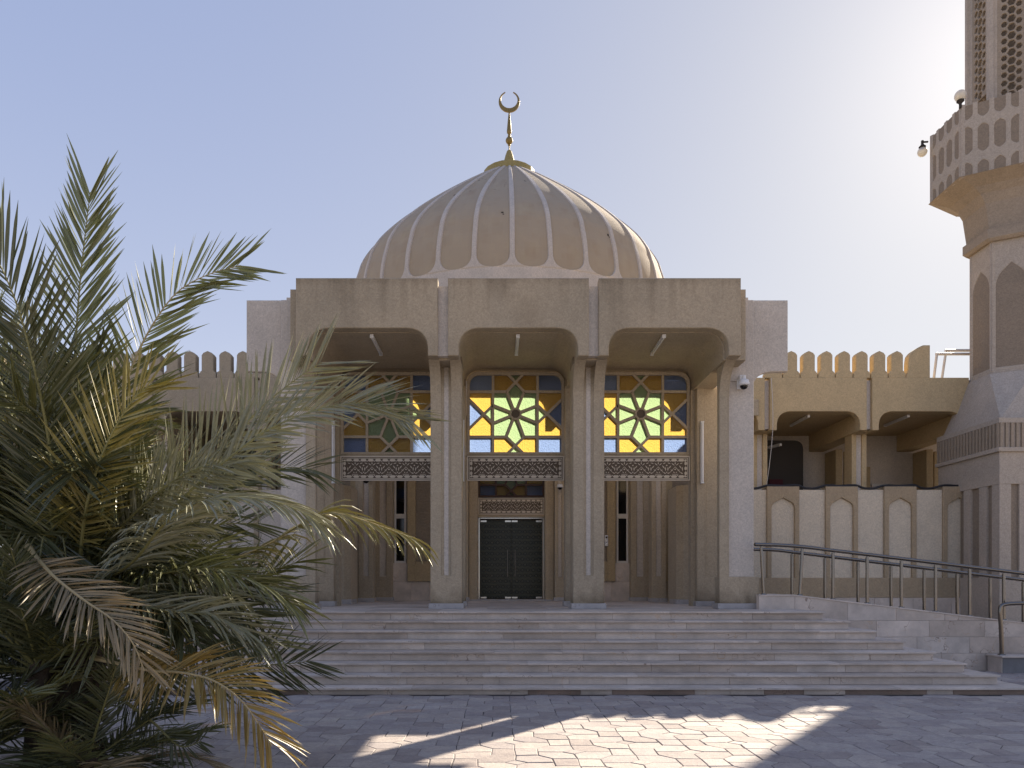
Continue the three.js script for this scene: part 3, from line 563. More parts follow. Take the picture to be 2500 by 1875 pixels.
// ---------------------------------------------------------------- entrance wall behind the porch, with the doors
{
  const w = thing('entrance_wall', 'shaded wall behind the porch with glass doors, slit windows and fluted pilasters', 'wall');
  const ZW = 22.3;
  const mir = f => { for (const d of [-1, 1]) f(d, v => XC + d * v, (a, b, ...k) => box(XC + Math.min(d * a, d * b), XC + Math.max(d * a, d * b), ...k)); };
  mir((d, X, bx) => {
    part('wall', bx(0.99, 3.145, LAND, 7.0, ZW, ZW + 0.3, 0), M.tan, w);
    part('wall', bx(3.505, 7.0, LAND, 7.0, ZW, ZW + 0.3, 0), M.tan, w);
    part('wall', bx(3.145, 3.505, 4.9, 7.0, ZW + 0.001, ZW + 0.3, 0), M.tan, w);
    // marble dado with joints
    for (let i = 0; i < 3; i++) for (let j = 0; j < 2; j++) part('dado_slab', bx(1.9 + i * 0.55 + 0.002, 1.9 + (i + 1) * 0.55 - 0.002, LAND + j * 0.565 + 0.002, LAND + (j + 1) * 0.565 - 0.002, ZW - 0.03, ZW + 0.01, 0.004), M.marble, w, [i * 0.9 + d, j * 0.7]);
    // slit window
    const win = group('slit_window', w);
    part('window_frame', [bx(3.15, 3.205, 2.36, 4.9, ZW - 0.02, ZW + 0.1, 0.006), bx(3.445, 3.50, 2.36, 4.9, ZW - 0.02, ZW + 0.1, 0.006), bx(3.205, 3.445, 2.36, 2.42, ZW - 0.018, ZW + 0.1, 0.006), bx(3.205, 3.445, 3.69, 3.83, ZW - 0.018, ZW + 0.1, 0.006), bx(3.205, 3.445, 4.84, 4.9, ZW - 0.018, ZW + 0.1, 0.006)], M.frameWhite, win);
    part('pane', bx(3.20, 3.45, 2.42, 3.69, ZW + 0.02, ZW + 0.03, 0), M.blackGlass, win); part('pane', bx(3.20, 3.45, 3.83, 4.84, ZW + 0.02, ZW + 0.03, 0), M.blackGlass, win);
    // tan panel beside the window: raised rim, ribbed field
    for (const [a, b] of [[1.95, 3.10], [4.56, 5.75]]) {
      const p = group('ribbed_panel', w);
      part('rim', [bx(a, a + 0.24, 1.81, 6.2, ZW - 0.10, ZW - 0.001, 0.01), bx(b - 0.24, b, 1.81, 6.2, ZW - 0.10, ZW - 0.001, 0.01), bx(a + 0.24, b - 0.24, 1.81, 2.40, ZW - 0.0985, ZW - 0.001, 0.01), bx(a + 0.24, b - 0.24, 6.0, 6.2, ZW - 0.0985, ZW - 0.001, 0.01)], M.ochre, p);
      const ribs = []; for (let y = 2.41; y < 5.98; y += 0.045) ribs.push(bx(a + 0.245, b - 0.245, y, y + 0.028, ZW - 0.045, ZW - 0.002, 0));
      part('ribbing', ribs, M.mtan, p).userData.kind = 'stuff';
    }
    // fluted pilasters
    const pil = (a, b, Zf, Zb, mat) => {
      const c = part('pilaster', [bx(a, a + (b - a) * 0.32, LAND, 6.9, Zf, Zb, 0.012), bx(b - (b - a) * 0.32, b, LAND, 6.9, Zf, Zb, 0.012), bx(a + 0.01, b - 0.01, LAND, 1.95, Zf + 0.002, Zb - 0.002, 0.01)], mat, w);
      part('flute', bx(a + (b - a) * 0.3, b - (b - a) * 0.3, 1.9, 6.89, Zf + 0.045, Zb - 0.01, 0.02), M.pale, c);
      part('pilaster_base', bx(a - 0.03, b + 0.03, LAND, LAND + 0.11, Zf - 0.03, Zb, 0.008), M.plinth, c);
    };
    pil(3.53, 4.07, 22.0, 22.3, M.tan); pil(3.89, 4.30, 20.8, 21.2, M.tan); pil(1.27, 1.58, 21.9, 22.29, M.tan);
    part('door_reveal', bx(1.0, 1.26, LAND, 6.9, 22.1, 22.45, 0.01), M.tan, w);
    // chamfered return pier beside the porch
    const ch = [[4.15, 19.0], [4.15, 19.9], [4.95, 19.9], [4.95, 18.86], [4.29, 18.86]].map(([x, z]) => [X(x), z]); if (d < 0) ch.reverse();
    const pier = part('return_pier', flat(extY(ch.reverse(), LAND, 4.24)), M.tan, w);
    part('pier_base', bx(4.11, 5.0, LAND, LAND + 0.115, 18.83, 19.6, 0.008), M.plinth, pier);
  });
  // door surround, transom and the pair of dark glass doors
  stainedWindow(w, XC, 5.177, 0.87, 22.36, M.darkWood, M.darkWood);
  fretPanel(w, XC, 4.06, 0.87, 22.30);
  part('lintel', box(XC - 0.99, XC + 0.99, 3.725, 3.80, 22.27, 22.5, 0.006), M.tan, w);
  part('threshold', box(XC - 1.3, XC + 1.3, LAND, LAND + 0.045, 22.02, 22.4, 0.006), M.plinth, w);
  const y0 = LAND + 0.045;
  part('door_frame', [box(XC - 0.99, XC - 0.94, y0, 3.725, 22.30, 22.40, 0.006), box(XC + 0.94, XC + 0.99, y0, 3.725, 22.30, 22.40, 0.006), box(XC - 0.94, XC + 0.94, 3.68, 3.725, 22.302, 22.40, 0.006)], M.chrome, w);
  const etch = (() => {                                   // geometric star pattern etched into the glass
    const S = 512, cv = document.createElement('canvas'); cv.width = cv.height = S; const c = cv.getContext('2d');
    c.fillStyle = '#45473d'; c.fillRect(0, 0, S, S); c.lineWidth = 9;
    for (let j = -1; j <= 4; j++) for (let i = -1; i <= 4; i++) {
      const x = (i + (j & 1 ? 0.5 : 0)) * S / 4, y = j * S / 4;
      c.strokeStyle = '#0d0e0d'; c.beginPath(); for (let k = 0; k <= 16; k++) { const a = k * Math.PI / 8, r = k & 1 ? 27 : 44; c[k ? 'lineTo' : 'moveTo'](x + Math.cos(a) * r, y + Math.sin(a) * r); } c.stroke();
      c.beginPath(); for (let k = 0; k <= 6; k++) { const a = k * Math.PI / 3; c[k ? 'lineTo' : 'moveTo'](x + 64 + Math.cos(a) * 24, y + Math.sin(a) * 24); } c.stroke();
      c.strokeStyle = '#6a6b60'; c.lineWidth = 3; c.beginPath(); c.arc(x, y, 15, 0, 7); c.stroke(); c.lineWidth = 9;
    }
    const t = new THREE.CanvasTexture(cv); t.wrapS = t.wrapT = THREE.RepeatWrapping; t.repeat.set(1 / 0.66, 1 / 0.66); t.colorSpace = THREE.SRGBColorSpace; return t;
  })();
  const doorGlass = new THREE.MeshPhysicalMaterial({ name: 'etched dark glass', color: col(0.62, 0.63, 0.57), map: etch, roughness: 0.2, ior: 1.5, specularIntensity: 0.4 });
  for (const d of [-1, 1]) {
    const a = XC + d * 0.006, b = XC + d * 0.925, leaf = part('door', box(Math.min(a, b), Math.max(a, b), y0 + 0.02, 3.64, 22.35, 22.364, 0), doorGlass, w);
    const hx = XC + d * 0.115; part('handle', [rod(V(hx, 1.95, 22.30), V(hx, 2.75, 22.30), 0.012), rod(V(hx, 2.05, 22.30), V(hx, 2.05, 22.35), 0.008), rod(V(hx, 2.65, 22.30), V(hx, 2.65, 22.35), 0.008)], M.steel, leaf);
    for (const [u, v] of [[0.01, 3.585], [0.74, 3.585], [0.01, y0 + 0.02], [0.74, y0 + 0.02]]) part('patch_fitting', box(XC + Math.min(d * u, d * (u + 0.18)), XC + Math.max(d * u, d * (u + 0.18)), v, v + 0.055, 22.335, 22.372, 0.004), M.chrome, leaf);
    for (const gx of [0.46]) { const s = new THREE.Shape(), cx = XC + d * gx; s.moveTo(cx - 0.12, 2.82); s.lineTo(cx + 0.12, 2.82); s.lineTo(cx + 0.12, 3.02); s.quadraticCurveTo(cx + 0.11, 3.12, cx, 3.20); s.quadraticCurveTo(cx - 0.11, 3.12, cx - 0.12, 3.02); part('mihrab_motif', ext(s, 22.345, 22.352, 0), doorGlass, leaf); }
  }
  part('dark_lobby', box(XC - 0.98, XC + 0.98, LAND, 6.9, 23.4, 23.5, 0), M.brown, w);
  // flat roof over the lobby
  part('roof', box(XC - 6.9, XC + 6.9, 6.9, 7.25, 20.95, 22.7, 0.01), M.tan, w);
  part('beam', box(XC - 6.9, XC + 6.9, 6.45, 6.898, 20.85, 21.15, 0.01), M.tan, w);
}
domeCamera('small white dome camera at the top of the fluted pilaster in the left porch bay', V(-3.65, 4.62, 20.65), 1.0, false);
domeCamera('small white dome camera above the fluted pilaster right of the glass doors', V(1.82, 4.56, 21.75), 0.8, false);
{
  const n = thing('intercom', 'small white intercom box on the wall just right of the right inner pillar', 'intercom');
  part('casing', box(3.19, 3.285, 2.86, 3.18, 22.14, 22.197, 0.01), M.white, n); part('speaker_grille', box(3.21, 3.262, 3.09, 3.14, 22.135, 22.141, 0), M.dark, n); part('button', box(3.218, 3.254, 2.95, 2.99, 22.132, 22.141, 0.003), M.steel, n);
}
// ---------------------------------------------------------------- the side arcades
function merlonShape(x) {
  const s = new THREE.Shape(), b = 0.235, w = 0.165, y = 7.52;
  s.moveTo(x - b, y); s.lineTo(x - b, y + 0.11); s.quadraticCurveTo(x - b + 0.01, y + 0.17, x - w, y + 0.21); s.lineTo(x - w, y + 0.645); s.lineTo(x - w * 0.72, y + 0.71); s.lineTo(x, y + 0.765);
  s.lineTo(x + w * 0.72, y + 0.71); s.lineTo(x + w, y + 0.645); s.lineTo(x + w, y + 0.21); s.quadraticCurveTo(x + b - 0.01, y + 0.17, x + b, y + 0.11); s.lineTo(x + b, y); return s;
}
function arcade(d, label) {
  const w = thing('arcade', label, 'arcade');
  const X = v => XC + d * v, bx = (a, b, ...k) => box(Math.min(X(a), X(b)), Math.max(X(a), X(b)), ...k);
  const mat = d > 0 ? M.litTan : M.tan, ZF = 20.9, slots = [d > 0 ? 6.45 : 4.30, 7.165, 10.03, 12.9, 15.77];  // right arcade takes the tan with warm light in its colour
  for (let i = 0; i + 1 < slots.length; i++) {
    const a = slots[i] + 0.075, b = slots[i + 1] - 0.075, oa = a + 0.19, ob = b - 0.19, s = new THREE.Shape(), top = 6.578, rad = 0.37;
    s.moveTo(X(a), 7.526); s.lineTo(X(a), 6.05); s.lineTo(X(oa), 6.05); s.lineTo(X(oa), top - rad); s.quadraticCurveTo(X(oa + 0.02), top - 0.02, X(oa + rad), top); s.lineTo(X(ob - rad), top); s.quadraticCurveTo(X(ob - 0.02), top - 0.02, X(ob), top - rad); s.lineTo(X(ob), 6.05); s.lineTo(X(b), 6.05); s.lineTo(X(b), 7.526);
    if (b - a < 1) { const e = new THREE.Shape(); e.moveTo(X(a), 7.526); e.lineTo(X(a), top); e.quadraticCurveTo(X(ob - 0.02), top - 0.02, X(ob), top - rad); e.lineTo(X(ob), 6.05); e.lineTo(X(b), 6.05); e.lineTo(X(b), 7.526); part('fascia_panel', ext(e, ZF, ZF + 0.25, 0.012, 8), mat, w); }
    else part('fascia_panel', ext(s, ZF, ZF + 0.25, 0.012, 8), mat, w);
    if (b - a < 1) continue;
    part('slot_strip', bx(slots[i] - 0.1, slots[i] + 0.1, 6.1, 7.48, ZF + 0.11, ZF + 0.27, 0.006), M.pale, w);
    // vaulted bay behind, with the cross beam on the column line
    part('cross_beam', bx(slots[i] - 0.25, slots[i] + 0.25, 6.05, 6.6, ZF + 0.27, 24.4, 0.03), mat, w);
    const cw = 0.215, c = part('column', [bx(slots[i] - cw, slots[i] - 0.08, 1.2, 6.06, 21.5, 21.95, 0.012), bx(slots[i] + 0.08, slots[i] + cw, 1.2, 6.06, 21.5, 21.95, 0.012)], mat, w);
    part('groove_inlay', bx(slots[i] - 0.085, slots[i] + 0.085, 1.2, 6.06, 21.545, 21.93, 0.02), M.pale, c);
    // far row: pilaster with a rounded shoulder, ochre panel and a little niche window
    const m0 = (slots[i] + slots[i + 1]) / 2;
    part('wall_panel', bx(m0 - 0.28, m0 + 0.28, 2.0, 5.55, 24.28, 24.4, 0.01), M.ochre, w);
    const bp = part('rear_pilaster', [bx(slots[i] + 0.27, slots[i] + 0.50, 1.2, 6.0, 23.6, 24.39, 0.03), bx(slots[i] + 0.58, slots[i] + 0.85, 1.2, 5.95, 23.7, 24.39, 0.03)], M.ochre, w);
    part('groove_inlay', bx(slots[i] + 0.49, slots[i] + 0.59, 1.2, 5.95, 23.75, 24.39, 0), M.pale, bp);
    for (const mx of [m0 - 0.62, m0 + 0.62]) {
      const win = group('niche_window', w);
      const f = new THREE.Shape(); f.moveTo(X(mx - 0.26), 3.2); f.lineTo(X(mx + 0.26), 3.2); f.lineTo(X(mx + 0.26), 5.0); f.lineTo(X(mx - 0.26), 5.0);
      const hl = new THREE.Path(); hl.moveTo(X(mx - 0.15), 3.3); hl.lineTo(X(mx - 0.15), 4.55); hl.quadraticCurveTo(X(mx - 0.14), 4.68, X(mx), 4.78); hl.quadraticCurveTo(X(mx + 0.14), 4.68, X(mx + 0.15), 4.55); hl.lineTo(X(mx + 0.15), 3.3); f.holes.push(hl);
      part('window_frame', ext(f, 24.33, 24.4, 0.008), M.frameWhite, win);
      part('pane', bx(mx - 0.2, mx + 0.2, 3.25, 4.85, 24.38, 24.395, 0), M.blackGlass, win);
    }
  }
  part('wall', bx(6.95, 16.5, 0, 7.2, 24.402, 24.7, 0), M.pale, w);
  part('wall', bx(6.65, 6.949, 0, 7.2, 22.6, 24.7, 0), M.tan, w);
  part('roof', bx(4.6, 16.5, 6.58, 7.3, ZF + 0.265, 24.7, 0), mat, w);
  if (d > 0) part('unseen_shade_wall', box(16.15, 22, 0, 14.2, 25, 25.5, 0.02), M.tan, w);  // unseen behind the minaret, placed to cast shade on the paving
  // dark doorway with a rounded head in the first bay
  const dk = group('doorway', w), s = new THREE.Shape(); const a = 7.36, b = 9.15, t = 6.22;
  s.moveTo(X(a), 1.2); s.lineTo(X(b), 1.2); s.lineTo(X(b), t - 0.3); s.quadraticCurveTo(X(b), t, X(b - 0.3), t); s.lineTo(X(a + 0.1), t); s.lineTo(X(a), t - 0.1); s.lineTo(X(a), 1.2);
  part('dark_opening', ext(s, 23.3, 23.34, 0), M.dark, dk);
  part('hanging_rug', [bx(7.5, 8.05, 2.2, 4.6, 23.26, 23.295, 0.006), bx(8.07, 8.5, 3.0, 5.0, 23.25, 23.293, 0.006)], new THREE.MeshStandardMaterial({ name: 'dark red rug', color: col(0.06, 0.014, 0.018), roughness: 0.95 }), dk);
  // battlements: a front row and, across the roof, a back row
  const first = d > 0 ? 7.35 : 4.6;
  for (let x = first; x < (d > 0 ? 11.0 : 15.5); x += 0.4955) part('merlon', ext(merlonShape(X(x)), ZF + 0.02, ZF + 0.28, 0.015, 5), mat, w);
  for (let x = 7.2; x < 14; x += 0.4955) part('merlon', ext(merlonShape(X(x)), 24.45, 24.65, 0.0, 4), M.tan, w);
  return w;
}
const arcR = arcade(1, 'tan arcade with pointed battlements between the porch and the minaret');
const arcL = arcade(-1, 'tan arcade with pointed battlements left of the porch, behind the palm');
{
  const s = new THREE.Shape(); s.moveTo(11.47, 7.52); s.lineTo(12.16, 7.52); s.lineTo(12.16, 8.45); s.lineTo(11.97, 8.45); s.quadraticCurveTo(11.68, 8.34, 11.58, 8.16); s.quadraticCurveTo(11.54, 8.0, 11.55, 7.75);
  part('end_merlon', ext(s, 20.93, 21.19, 0.02), M.litTan, arcR);
}
{ // roof clutter
  const a = thing('rooftop_block', 'small ochre block standing behind the battlements of the right arcade', 'roof block');
  part('block', box(9.6, 10.35, 7.3, 8.25, 23.2, 23.9, 0.01), M.ochre, a); part('coping', box(9.05, 9.6, 7.3, 8.02, 23.2, 23.9, 0.01), M.ochre, a);
  const hoop = (label, x0, x1, y1, Z, sp) => {
    const t = thing('roof_hoop', label, 'metal frame'), q = (x, y) => V(x, y, Z);
    part('upright', rod(q(x0, 7.3), q(x0 + sp, y1), 0.035), M.frameWhite, t); part('upright', rod(q(x1, 7.3), q(x1 - sp, y1), 0.035), M.frameWhite, t);
    part('crossbar', rod(q(x0 + sp - 0.03, y1), q(x1 - sp + 0.03, y1), 0.04), M.frameWhite, t);
  };
  hoop('pale metal hoop on the roof by the minaret, the lower and nearer of two', 12.55, 13.9, 8.37, 21.5, 0.13);
  hoop('taller pale metal hoop on the arcade roof, half hidden by the minaret shaft', 13.05, 14.9, 8.63, 22.0, 0.2);
  const ac = thing('rooftop_tank', 'tan water tank housing peeping between the battlements of the left arcade', 'water tank');
  part('housing', box(-8.75, -8.2, 7.3, 8.05, 22.4, 23, 0.01), M.ochre, ac); part('lid', box(-8.8, -8.15, 8.05, 8.1, 22.35, 23.05, 0.01), M.pale, ac); part('vent', box(-8.68, -8.5, 7.6, 7.85, 22.38, 22.41, 0), M.dark, ac);
}
// ---------------------------------------------------------------- wall with pointed niches
function nicheWall(d, label) {
  const w = thing('niche_wall', label, 'wall'), X = v => XC + d * v, bx = (a, b, ...k) => box(Math.min(X(a), X(b)), Math.max(X(a), X(b)), ...k), Z = 20.3;
  part('wall', bx(4.6, 13.0, 0, 4.31, Z + 0.07, Z + 0.42, 0.01), d > 0 ? M.litPale : M.pale, w);
  part('dado', bx(4.6, 13.0, 1.36, 1.906, Z, Z + 0.1, 0.012), d > 0 ? M.nicheTan : M.tan, w);
  for (let i = 0; i < 8; i++) part('skirting_slab', bx(4.6 + i * 1.05 + 0.002, 4.6 + (i + 1) * 1.05 - 0.002, 0, 1.358, Z - 0.025, Z + 0.06, 0.004), M.marble, w, [i * 0.77, 0]);
  for (let i = 0; i < 5; i++) {
    const c = 5.78 + i * 1.6, hw = 0.44, nw = 0.315, s = new THREE.Shape();
    if (c + hw > 12.95) continue;
    s.moveTo(X(c - hw), 1.90); s.lineTo(X(c - hw), 4.395); s.lineTo(X(c + hw), 4.395); s.lineTo(X(c + hw), 1.90); s.lineTo(X(c + nw), 1.90); s.lineTo(X(c + nw), 3.80); s.quadraticCurveTo(X(c + nw - 0.01), 3.90, X(c + nw * 0.8), 3.95); s.lineTo(X(c), 4.09); s.lineTo(X(c - nw * 0.8), 3.95); s.quadraticCurveTo(X(c - nw + 0.01), 3.90, X(c - nw), 3.80); s.lineTo(X(c - nw), 1.90);
    const p = part('niche_panel', ext(s, Z + 0.005, Z + 0.30, 0.012), d > 0 ? M.nicheTan : M.tan, w);
    part('cope', bx(c - hw + 0.01, c + hw - 0.01, 4.30, 4.388, Z + 0.3, Z + 0.41, 0.005), M.tan, p);
  }
  return w;
}
nicheWall(1, 'boundary wall with pointed niches behind the ramp, ending at the minaret');
nicheWall(-1, 'boundary wall with pointed niches left of the porch, screened by palm leaves');
{
  const c = thing('black_cable', 'black cable lying along the top of the niched wall and curling up at the minaret', 'cable');
  const pts = []; for (let i = 0; i < 5; i++) { const m = XC + 5.78 + i * 1.6; pts.push(V(m - 0.42, 4.425, 20.36), V(m, 4.42, 20.38), V(m + 0.42, 4.428, 20.36), V(m + 0.62, 4.36, 20.38), V(m + 0.9, 4.355, 20.4)); }
  pts.length = 23; pts.push(V(13.02, 4.42, 20.3), V(13.2, 4.5, 20.15), V(13.3, 4.68, 20.1));
  part('cable', tube(pts, 0.032, 160, 8), M.black, c);
  const h = thing('hanging_cable', 'thin pale cable hanging down the arcade column beside the dark doorway', 'cable');
  part('cable', tube([V(7.66, 7.5, 20.85), V(7.70, 6.9, 20.86), V(7.71, 6.1, 20.87), V(7.66, 5.2, 20.95), V(7.6, 4.4, 21.1)], 0.008, 40, 6), M.frameWhite, h);
  const r = thing('roof_cable', 'dark cable sagging between the battlements of the right arcade', 'cable');
  part('cable', tube([V(9.3, 7.72, 21.3), V(9.7, 7.7, 21.22), V(10.0, 7.6, 21.2), V(10.5, 7.58, 21.2), V(11.0, 7.58, 21.2)], 0.018, 30, 6), M.black, r);
}
{
  const dn = new THREE.Vector3(0, -1, 0);
  tubeLight('dusty tube light under the arcade roof, first bay right of the porch', V(8.9, 6.55, 21.3), V(8.9, 6.55, 22.6), dn);
  tubeLight('dusty tube light under the arcade roof, second bay right of the porch', V(11.75, 6.55, 21.3), V(11.75, 6.55, 22.6), dn);
  tubeLight('dusty tube light deep under the arcade roof above the dark doorway', V(8.65, 6.0, 22.75), V(8.45, 6.0, 23.28), dn);
}
// ---------------------------------------------------------------- minaret
{
  const m = thing('minaret', 'tall six sided minaret with a bracketed balcony and pierced screens at the right edge', 'minaret');
  const hexP = (R, cx, cz, y, k) => { const a = (30 + 60 * k) * Math.PI / 180; return new THREE.Vector3(cx + R * Math.cos(a), y, -(cz + R * Math.sin(a))); };
  const prism = (r0, r1, y0, y1, cx, cz) => { const g = new THREE.CylinderGeometry(r1, r0, y1 - y0, 6); g.translate(cx, (y0 + y1) / 2, -cz); return flat(g); };
  const bx = 13.9, bz = 20.0, sx = 14.07, sz = 20.5, kx = 13.51, kz = 20.5, RS = 0.98, RB = 1.494;
  // a slab in front of the facet between corners k and k+1, drawn in facet coordinates (u along, y up)
  function facet(shape, R, cx, cz, k, t) {
    const g = new THREE.ExtrudeGeometry(shape, { depth: t, bevelEnabled: true, bevelThickness: 0.012, bevelSize: 0.012, bevelOffset: -0.012, bevelSegments: 1, curveSegments: 6 });
    const a = hexP(R, cx, cz, 0, k), b = hexP(R, cx, cz, 0, k + 1), u = a.clone().sub(b).normalize(), n = new THREE.Vector3().crossVectors(u, new THREE.Vector3(0, 1, 0)), o = a.clone().add(b).multiplyScalar(0.5);
    g.applyMatrix4(new THREE.Matrix4().makeBasis(u, new THREE.Vector3(0, 1, 0), n).setPosition(o)); return g;
  }
  const shown = [2, 3, 4, 5, 0, 1];
  // plinth block: pale slabs leave tan stripes between them
  part('base', box(bx - 1.24, bx + 1.24, 0, 5.06, bz - 1.24, bz + 1.24, 0.01), M.mshade, m);
  { const xs = [[-1.30, -1.0], [-0.80, -0.5], [-0.15, 0.15], [0.5, 0.8], [1.0, 1.30]], sl = [];
    for (const [a, b] of xs) { sl.push(box(bx + a, bx + b, 0, 4.25, bz - 1.30, bz - 1.22, 0.012)); sl.push(box(bx - 1.30, bx - 1.22, 0, 4.25, bz + a + (a < -1.2 ? 0.08 : 0), bz + b, 0.012)); }
    for (const g of sl) part('pilaster_strip', g, M.mpale, m);
    for (const [a, b] of [[4.25, 5.06], [0, 1.9]]) part('base_band', box(bx - 1.302, bx + 1.302, a, b, bz - 1.302, bz + 1.302, 0.012), M.mpale, m); }
  // fluted ring
  part('ring', [box(bx - 1.30, bx + 1.30, 5.05, 5.9, bz - 1.30, bz + 1.30, 0.01), box(bx - 1.36, bx + 1.36, 5.06, 5.17, bz - 1.36, bz + 1.36, 0.012), box(bx - 1.33, bx + 1.33, 5.78, 5.92, bz - 1.33, bz + 1.33, 0.012)], M.mpale, m);
  for (let i = 0; i < 20; i++) { const u = -1.27 + i * 0.1335; part('flute', box(bx - 1.345, bx - 1.29, 5.17, 5.79, bz + u - 0.032, bz + u + 0.032, 0.006), M.mtan, m); part('flute', box(bx + u - 0.032, bx + u + 0.032, 5.17, 5.79, bz - 1.345, bz - 1.29, 0.006), M.mtan, m); }
  // sloping skirt from the square ring to the six sided shaft
  { const p = []; for (const i of [-1, 1]) for (const j of [-1, 1]) p.push(V(bx + i * 1.22, 5.9, bz + j * 1.22)); for (let k = 0; k < 6; k++) p.push(hexP(RS + 0.004, sx, sz, 7.38, k)); part('skirt', flat(new ConvexGeometry(p)), M.mpale, m); }
  part('shaft', prism(RS - 0.10, RS - 0.10, 7.2, 11.2, sx, sz), M.mshade, m);
  for (const k of shown) {
    const h = RS / 2 - 0.004, s = new THREE.Shape(); s.moveTo(-h, 7.3); s.lineTo(h, 7.3); s.lineTo(h, 11.05); s.lineTo(-h, 11.05); s.lineTo(-h, 7.3);
    const q = new THREE.Path(), a = 0.355; q.moveTo(-a, 7.55); q.lineTo(-a, 9.7); q.quadraticCurveTo(-a + 0.01, 10.0, -0.14, 10.18); q.lineTo(0, 10.32); q.lineTo(0.14, 10.18); q.quadraticCurveTo(a - 0.01, 10.0, a, 9.7); q.lineTo(a, 7.55); q.lineTo(-a, 7.55); s.holes.push(q);
    part('arched_panel', facet(s, RS - 0.098, sx, sz, k, 0.083), M.mpale, m);
  }
  part('moulding', [prism(RS + 0.10, RS + 0.10, 11.0, 11.24, sx, sz), prism(RS + 0.02, RS + 0.10, 10.93, 11.0, sx, sz)], M.mtan, m);
  { const c = [[RS, 11.2], [RS + 0.005, 11.95], [RS + 0.04, 12.2], [RS + 0.13, 12.36], [RS + 0.28, 12.46], [RB - 0.06, 12.545]], g = [];
    for (let i = 0; i + 1 < c.length; i++) { const t0 = i / 5, t1 = (i + 1) / 5, cen = t => [sx + (kx - sx) * t, sz]; const p = []; for (let k = 0; k < 6; k++) { p.push(hexP(c[i][0], ...cen(t0), c[i][1], k), hexP(c[i + 1][0], ...cen(t1), c[i + 1][1], k)); } g.push(flat(new ConvexGeometry(p))); }
    part('corbel', g, M.mtan, m); }
  // balcony with cut-outs
  part('balcony_wall', prism(RB - 0.13, RB - 0.13, 12.55, 14.42, kx, kz), M.mshade, m);
  for (const k of shown) {
    const h = RB / 2 - 0.018, y0 = 12.52, y1 = 14.46, s = new THREE.Shape(), n = 4, pit = 2 * h / n, a = pit * 0.34;
    s.moveTo(-h, y0);
    for (let i = 0; i < n; i++) { const x = -h + (i + 0.5) * pit; s.lineTo(x - a, y0); s.lineTo(x - a, y0 + 0.24); s.quadraticCurveTo(x - a + 0.005, y0 + 0.32, x, y0 + 0.38); s.quadraticCurveTo(x + a - 0.005, y0 + 0.32, x + a, y0 + 0.24); s.lineTo(x + a, y0); }
    s.lineTo(h, y0); s.lineTo(h, y1);
    for (let i = n - 1; i >= 0; i--) { const x = -h + (i + 0.5) * pit; s.lineTo(x + a, y1); s.lineTo(x + a, y1 - 0.28); s.quadraticCurveTo(x + a - 0.005, y1 - 0.38, x, y1 - 0.42); s.quadraticCurveTo(x - a + 0.005, y1 - 0.38, x - a, y1 - 0.28); s.lineTo(x - a, y1); }
    s.lineTo(-h, y1); s.lineTo(-h, y0);
    for (let i = 0; i < n; i++) { const x = -h + (i + 0.5) * pit, b = 12.52 + 0.60, t = 12.52 + 1.33, q = new THREE.Path(); q.moveTo(x, b); q.quadraticCurveTo(x - a + 0.01, b + 0.05, x - a, b + 0.13); q.lineTo(x - a, t - 0.13); q.quadraticCurveTo(x - a + 0.01, t - 0.05, x, t); q.quadraticCurveTo(x + a - 0.01, t - 0.05, x + a, t - 0.13); q.lineTo(x + a, b + 0.13); q.quadraticCurveTo(x + a - 0.01, b + 0.05, x, b); s.holes.push(q); }
    part('balcony_panel', facet(s, RB - 0.128, kx, kz, k, 0.10), M.mpale, m);
  }
  // upper lantern: corner piers and pierced screens
  const RU = 1.0;
  for (let k = 0; k < 6; k++) {
    const p = hexP(RU, sx, sz, 0, k), g = new THREE.CylinderGeometry(0.105, 0.105, 5.2, 6); g.translate(sx + (p.x - sx) * 0.92, 14.4 + 2.6, -sz + (p.z + sz) * 0.92); part('corner_pier', flat(g), M.mpale, m);
    const g2 = new THREE.CylinderGeometry(0.13, 0.13, 5.2, 6); g2.rotateY(Math.PI / 6); g2.translate(sx + (p.x - sx) * 0.84, 14.4 + 2.6, -sz + (p.z + sz) * 0.84); part('corner_pier', flat(g2), M.mpale, m);
  }
  for (const k of shown) {
    const hw = 0.415, y0 = k === 2 ? 15.05 : 14.42, y1 = 19.4, s = new THREE.Shape(); s.moveTo(-hw, y0); s.lineTo(hw, y0); s.lineTo(hw, y1); s.lineTo(-hw, y1); s.lineTo(-hw, y0);
    const dx = 0.165, dy = 0.225;
    for (let i = -2; i <= 2; i++) for (let y = y0 + 0.12; y < y1 - 0.1; y += dy) {
      const x = i * dx, yy = y + (i & 1 ? dy / 2 : 0), big = ((i + 4) % 2 === 0), r = big ? 0.1 : 0.075; if (Math.abs(x) + r > hw - 0.005 || yy + r > y1 - 0.01) continue;
      const q = new THREE.Path(); for (let c = 0; c <= 6; c++) { const a = -c * Math.PI / 3; q[c ? 'lineTo' : 'moveTo'](x + Math.cos(a) * r * 0.95, yy + Math.sin(a) * r * 1.05); } s.holes.push(q);
    }
    const g = facet(s, RU - 0.09, sx, sz, k, 0.05);
    part('pierced_screen', g, M.mtan, m);
  }
  part('lantern_floor', prism(RU, RU, 14.3, 14.44, sx, sz), M.mtan, m);
  part('lantern_roof', [prism(RU + 0.25, RU + 0.25, 19.3, 19.7, sx, sz), prism(RU, 0.1, 19.7, 22.5, sx, sz)], M.mpale, m);
  part('stair_core', new THREE.CylinderGeometry(0.42, 0.42, 5, 16).translate(sx, 16.9, -sz), M.mtan, m);
